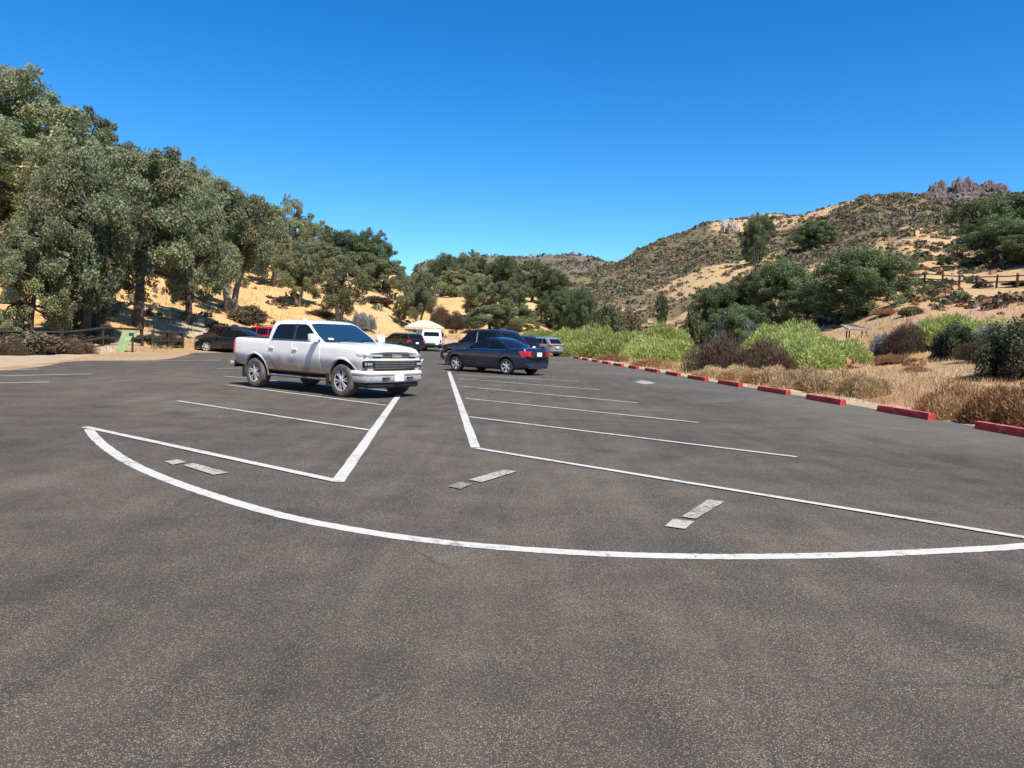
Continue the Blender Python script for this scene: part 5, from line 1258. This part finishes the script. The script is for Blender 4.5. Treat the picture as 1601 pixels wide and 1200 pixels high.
# navy car right of the pickup's windscreen
sp = suv_spec(1.92, 4.8, 1.62, 2.8, 1.05, .37, .2); w_, d_, r_ = suv_parts(sp, 4.8, 1.62, 1.05, .2)
c4 = build_car(sp, BLACKP, 'near-black car showing above the hood of the white pickup, left of the white camper', 'car', 'crossover_car', w_, d_, WB, rails(1.62, .1, -1.5, .62), rearwin=r_)
pose_car(c4, (627, 550), (sp['axr'], sp['W']/2-.02), HD-rad(6), 1.0)
# left end: two dark cars and a red one
sp = sedan_spec(1.84, 4.75, wb=2.8)
c5 = build_car(sp, BLACKP, 'black sedan facing left beside the short rail fence, front wheel in view', 'car', 'sedan_car', S_WIN, S_DOOR, W7, rearwin=S_REAR)
pose_car(c5, (322, 550), (sp['axf'], sp['W']/2-.02), math.pi-rad(6), 1.05)
sp = suv_spec(1.92, 4.8, 1.72, 2.8, 1.08, .37, .25); w_, d_, r_ = suv_parts(sp, 4.8, 1.72, 1.08, .25)
c6 = build_car(sp, MAROON, 'dark maroon crossover with silver roof rack behind the black sedan', 'car', 'crossover_car', w_, d_, WB, rails(1.72, .2, -1.6, .66, 'chrome'), rearwin=r_)
pose_car(c6, (312, 547.0), (sp['axf'], sp['W']/2-.02), math.pi-rad(34), .98)
c7 = build_car(sp, REDP, 'bright red crossover glimpsed over the bed of the white pickup', 'car', 'crossover_car', w_, d_, WB, rails(1.72, .2, -1.6, .66, 'black'), rearwin=r_)
pose_car(c7, (366, 547.2), (sp['axf'], sp['W']/2-.02), math.pi-rad(14), 1.03)

# white camper van seen from behind
root = empty('camper_van')
sp = dict(W=1.98, xf=2.5, xr=-2.45, axf=1.6, axr=-1.45, r=.38, arch=.44, nose_r=.8, nose_k=.15, tail_r=.3, tail_k=.04, crown=.02, nose_c=.15, tail_c=.02,
          side=[(.3, .90), (.5, .97), (.8, 1.0), (1.2, 1.0)], bottom=[(-2.45, .62), (2.5, .45)], top=[(-2.45, 1.16), (1.4, 1.14), (1.9, 1.10), (2.4, .98), (2.5, .9)],
          cab=[(1.05, 1.5, -2.43, .97), (1.25, 1.3, -2.42, .965), (1.6, .9, -2.38, .93), (1.9, .65, -2.33, .88)], roof=[(1.98, .45, -2.26, .83), (2.03, .1, -2.1, .70), (2.045, -.2, -1.9, .4)], bulge=(.12, .04))
c = Car(root, sp); c.body(WHITEP); c.cab(WHITEP)
rw = [(-.72+.09*0, 1.35)]
def rr_poly(x0, x1, z0, z1, r, n=4):
    out = []
    for cx, cz, a0 in ((x1-r, z0+r, -90), (x1-r, z1-r, 0), (x0+r, z1-r, 90), (x0+r, z0+r, 180)):
        for k in range(n+1):
            a = rad(a0+90*k/n); out.append((cx+r*math.cos(a), cz+r*math.sin(a)))
    return out
c.patch('rear_window', rr_poly(-.76, .76, 1.42, 1.80, .10), c.screen_fn(False), MAT['glass'], .012, 4, 3)
c.patch('windscreen', rr_poly(-.84, .84, 1.30, 1.85, .06), c.screen_fn(), MAT['windscreen'], .012, 4, 3)
for sd in (1, -1):
    c.patch('side_window', rr_poly(-1.9, -.2, 1.42, 1.80, .08), c.cabside_fn(sd), MAT['glass'], .01, 4, 3); c.patch('side_window', rr_poly(-.1, .68, 1.38, 1.78, .06), c.cabside_fn(sd), MAT['glass'], .01, 4, 3)
    c.patch('tail_lamp', [(sd*.80, .80), (sd*.93, .80), (sd*.93, 1.10), (sd*.80, 1.10)], c.rear_fn(), MAT['tail'], .015, 2, 3)
    mirror(root, 1.05, .97, 1.38, sd, 1.0, MAT['black'])
bm = bmesh.new(); box(bm, (-2.52, 0, .60), (.2, 1.96, .26), .04); rb = from_bm('rear_bumper', bm, MAT['black'], root, 40)
c.patch('tail_door', [(-.86, .78), (.86, .78), (.86, 1.12), (-.86, 1.12)], c.rear_fn(), WHITEP, .012, 3, 2)
rear_face_plate(root, -2.63, -.55, .72, .32, .17)
for y in (-.5, .62):
    bm = bmesh.new(); tube(bm, [(-2.2, y, .38), (-2.58, y, .36)], [.06, .06], 8); from_bm('exhaust_pipe', bm, MAT['chrome'], root)
put_wheels(root, sp, wheel_parts(.38, .25, MAT['tyre'], MAT['rim'], 5, .62))
props(root, 'white camper van seen from behind with a wide dark rear window under the cream canopy', 'van')
g = G(672.5, 549); root.location = (g.x, g.y+2.5, .001); root.rotation_euler = (0, 0, math.pi/2+.03)

# cream pop-up canopy
g = G(663, 546.5); e = empty('popup_canopy', (g.x, g.y, 0), .12)
zc = z_at(math.atan2(g.x, g.y), math.hypot(g.x, g.y), 511.5); zp = z_at(math.atan2(g.x, g.y), math.hypot(g.x, g.y), 499.5); hw_ = 30*math.hypot(g.x, g.y)/FPX
bm = bmesh.new(); rings = []
for f, z in ((1.0, zc-.22), (1.0, zc), (.62, zc+(zp-zc)*.5), (.3, zc+(zp-zc)*.85), (.03, zp)):
    ring = []
    for k in range(16):
        t = k/16*4; s0 = int(t); u = t-s0; cs = [(-1, -1), (1, -1), (1, 1), (-1, 1)]; a, b = cs[s0], cs[(s0+1) % 4]
        sag = 1-.04*math.sin(math.pi*u)*(f > .5); ring.append(bm.verts.new(((a[0]+(b[0]-a[0])*u)*f*hw_*sag, (a[1]+(b[1]-a[1])*u)*f*hw_*sag, z-(.03*math.sin(math.pi*u) if 0 < f < 1 else 0))))
    rings.append(ring)
for a, b in zip(rings[:-1], rings[1:]):
    for k in range(16): bm.faces.new((a[k], a[(k+1) % 16], b[(k+1) % 16], b[k]))
bm.faces.new(rings[-1]); r_ = bmesh.ops.solidify(bm, geom=bm.faces[:], thickness=.01)
from_bm('canopy_top', bm, MAT['cloth'], e, 30)
for x in (-1, 1):
    for y in (-1, 1):
        bm = bmesh.new(); box(bm, (x*hw_*.97, y*hw_*.97, zc/2-.1), (.035, .035, zc-.15)); from_bm('leg', bm, MAT['grey'], e)
props(e, 'cream peaked pop-up canopy above the white camper van at the end of the lot', 'canopy')
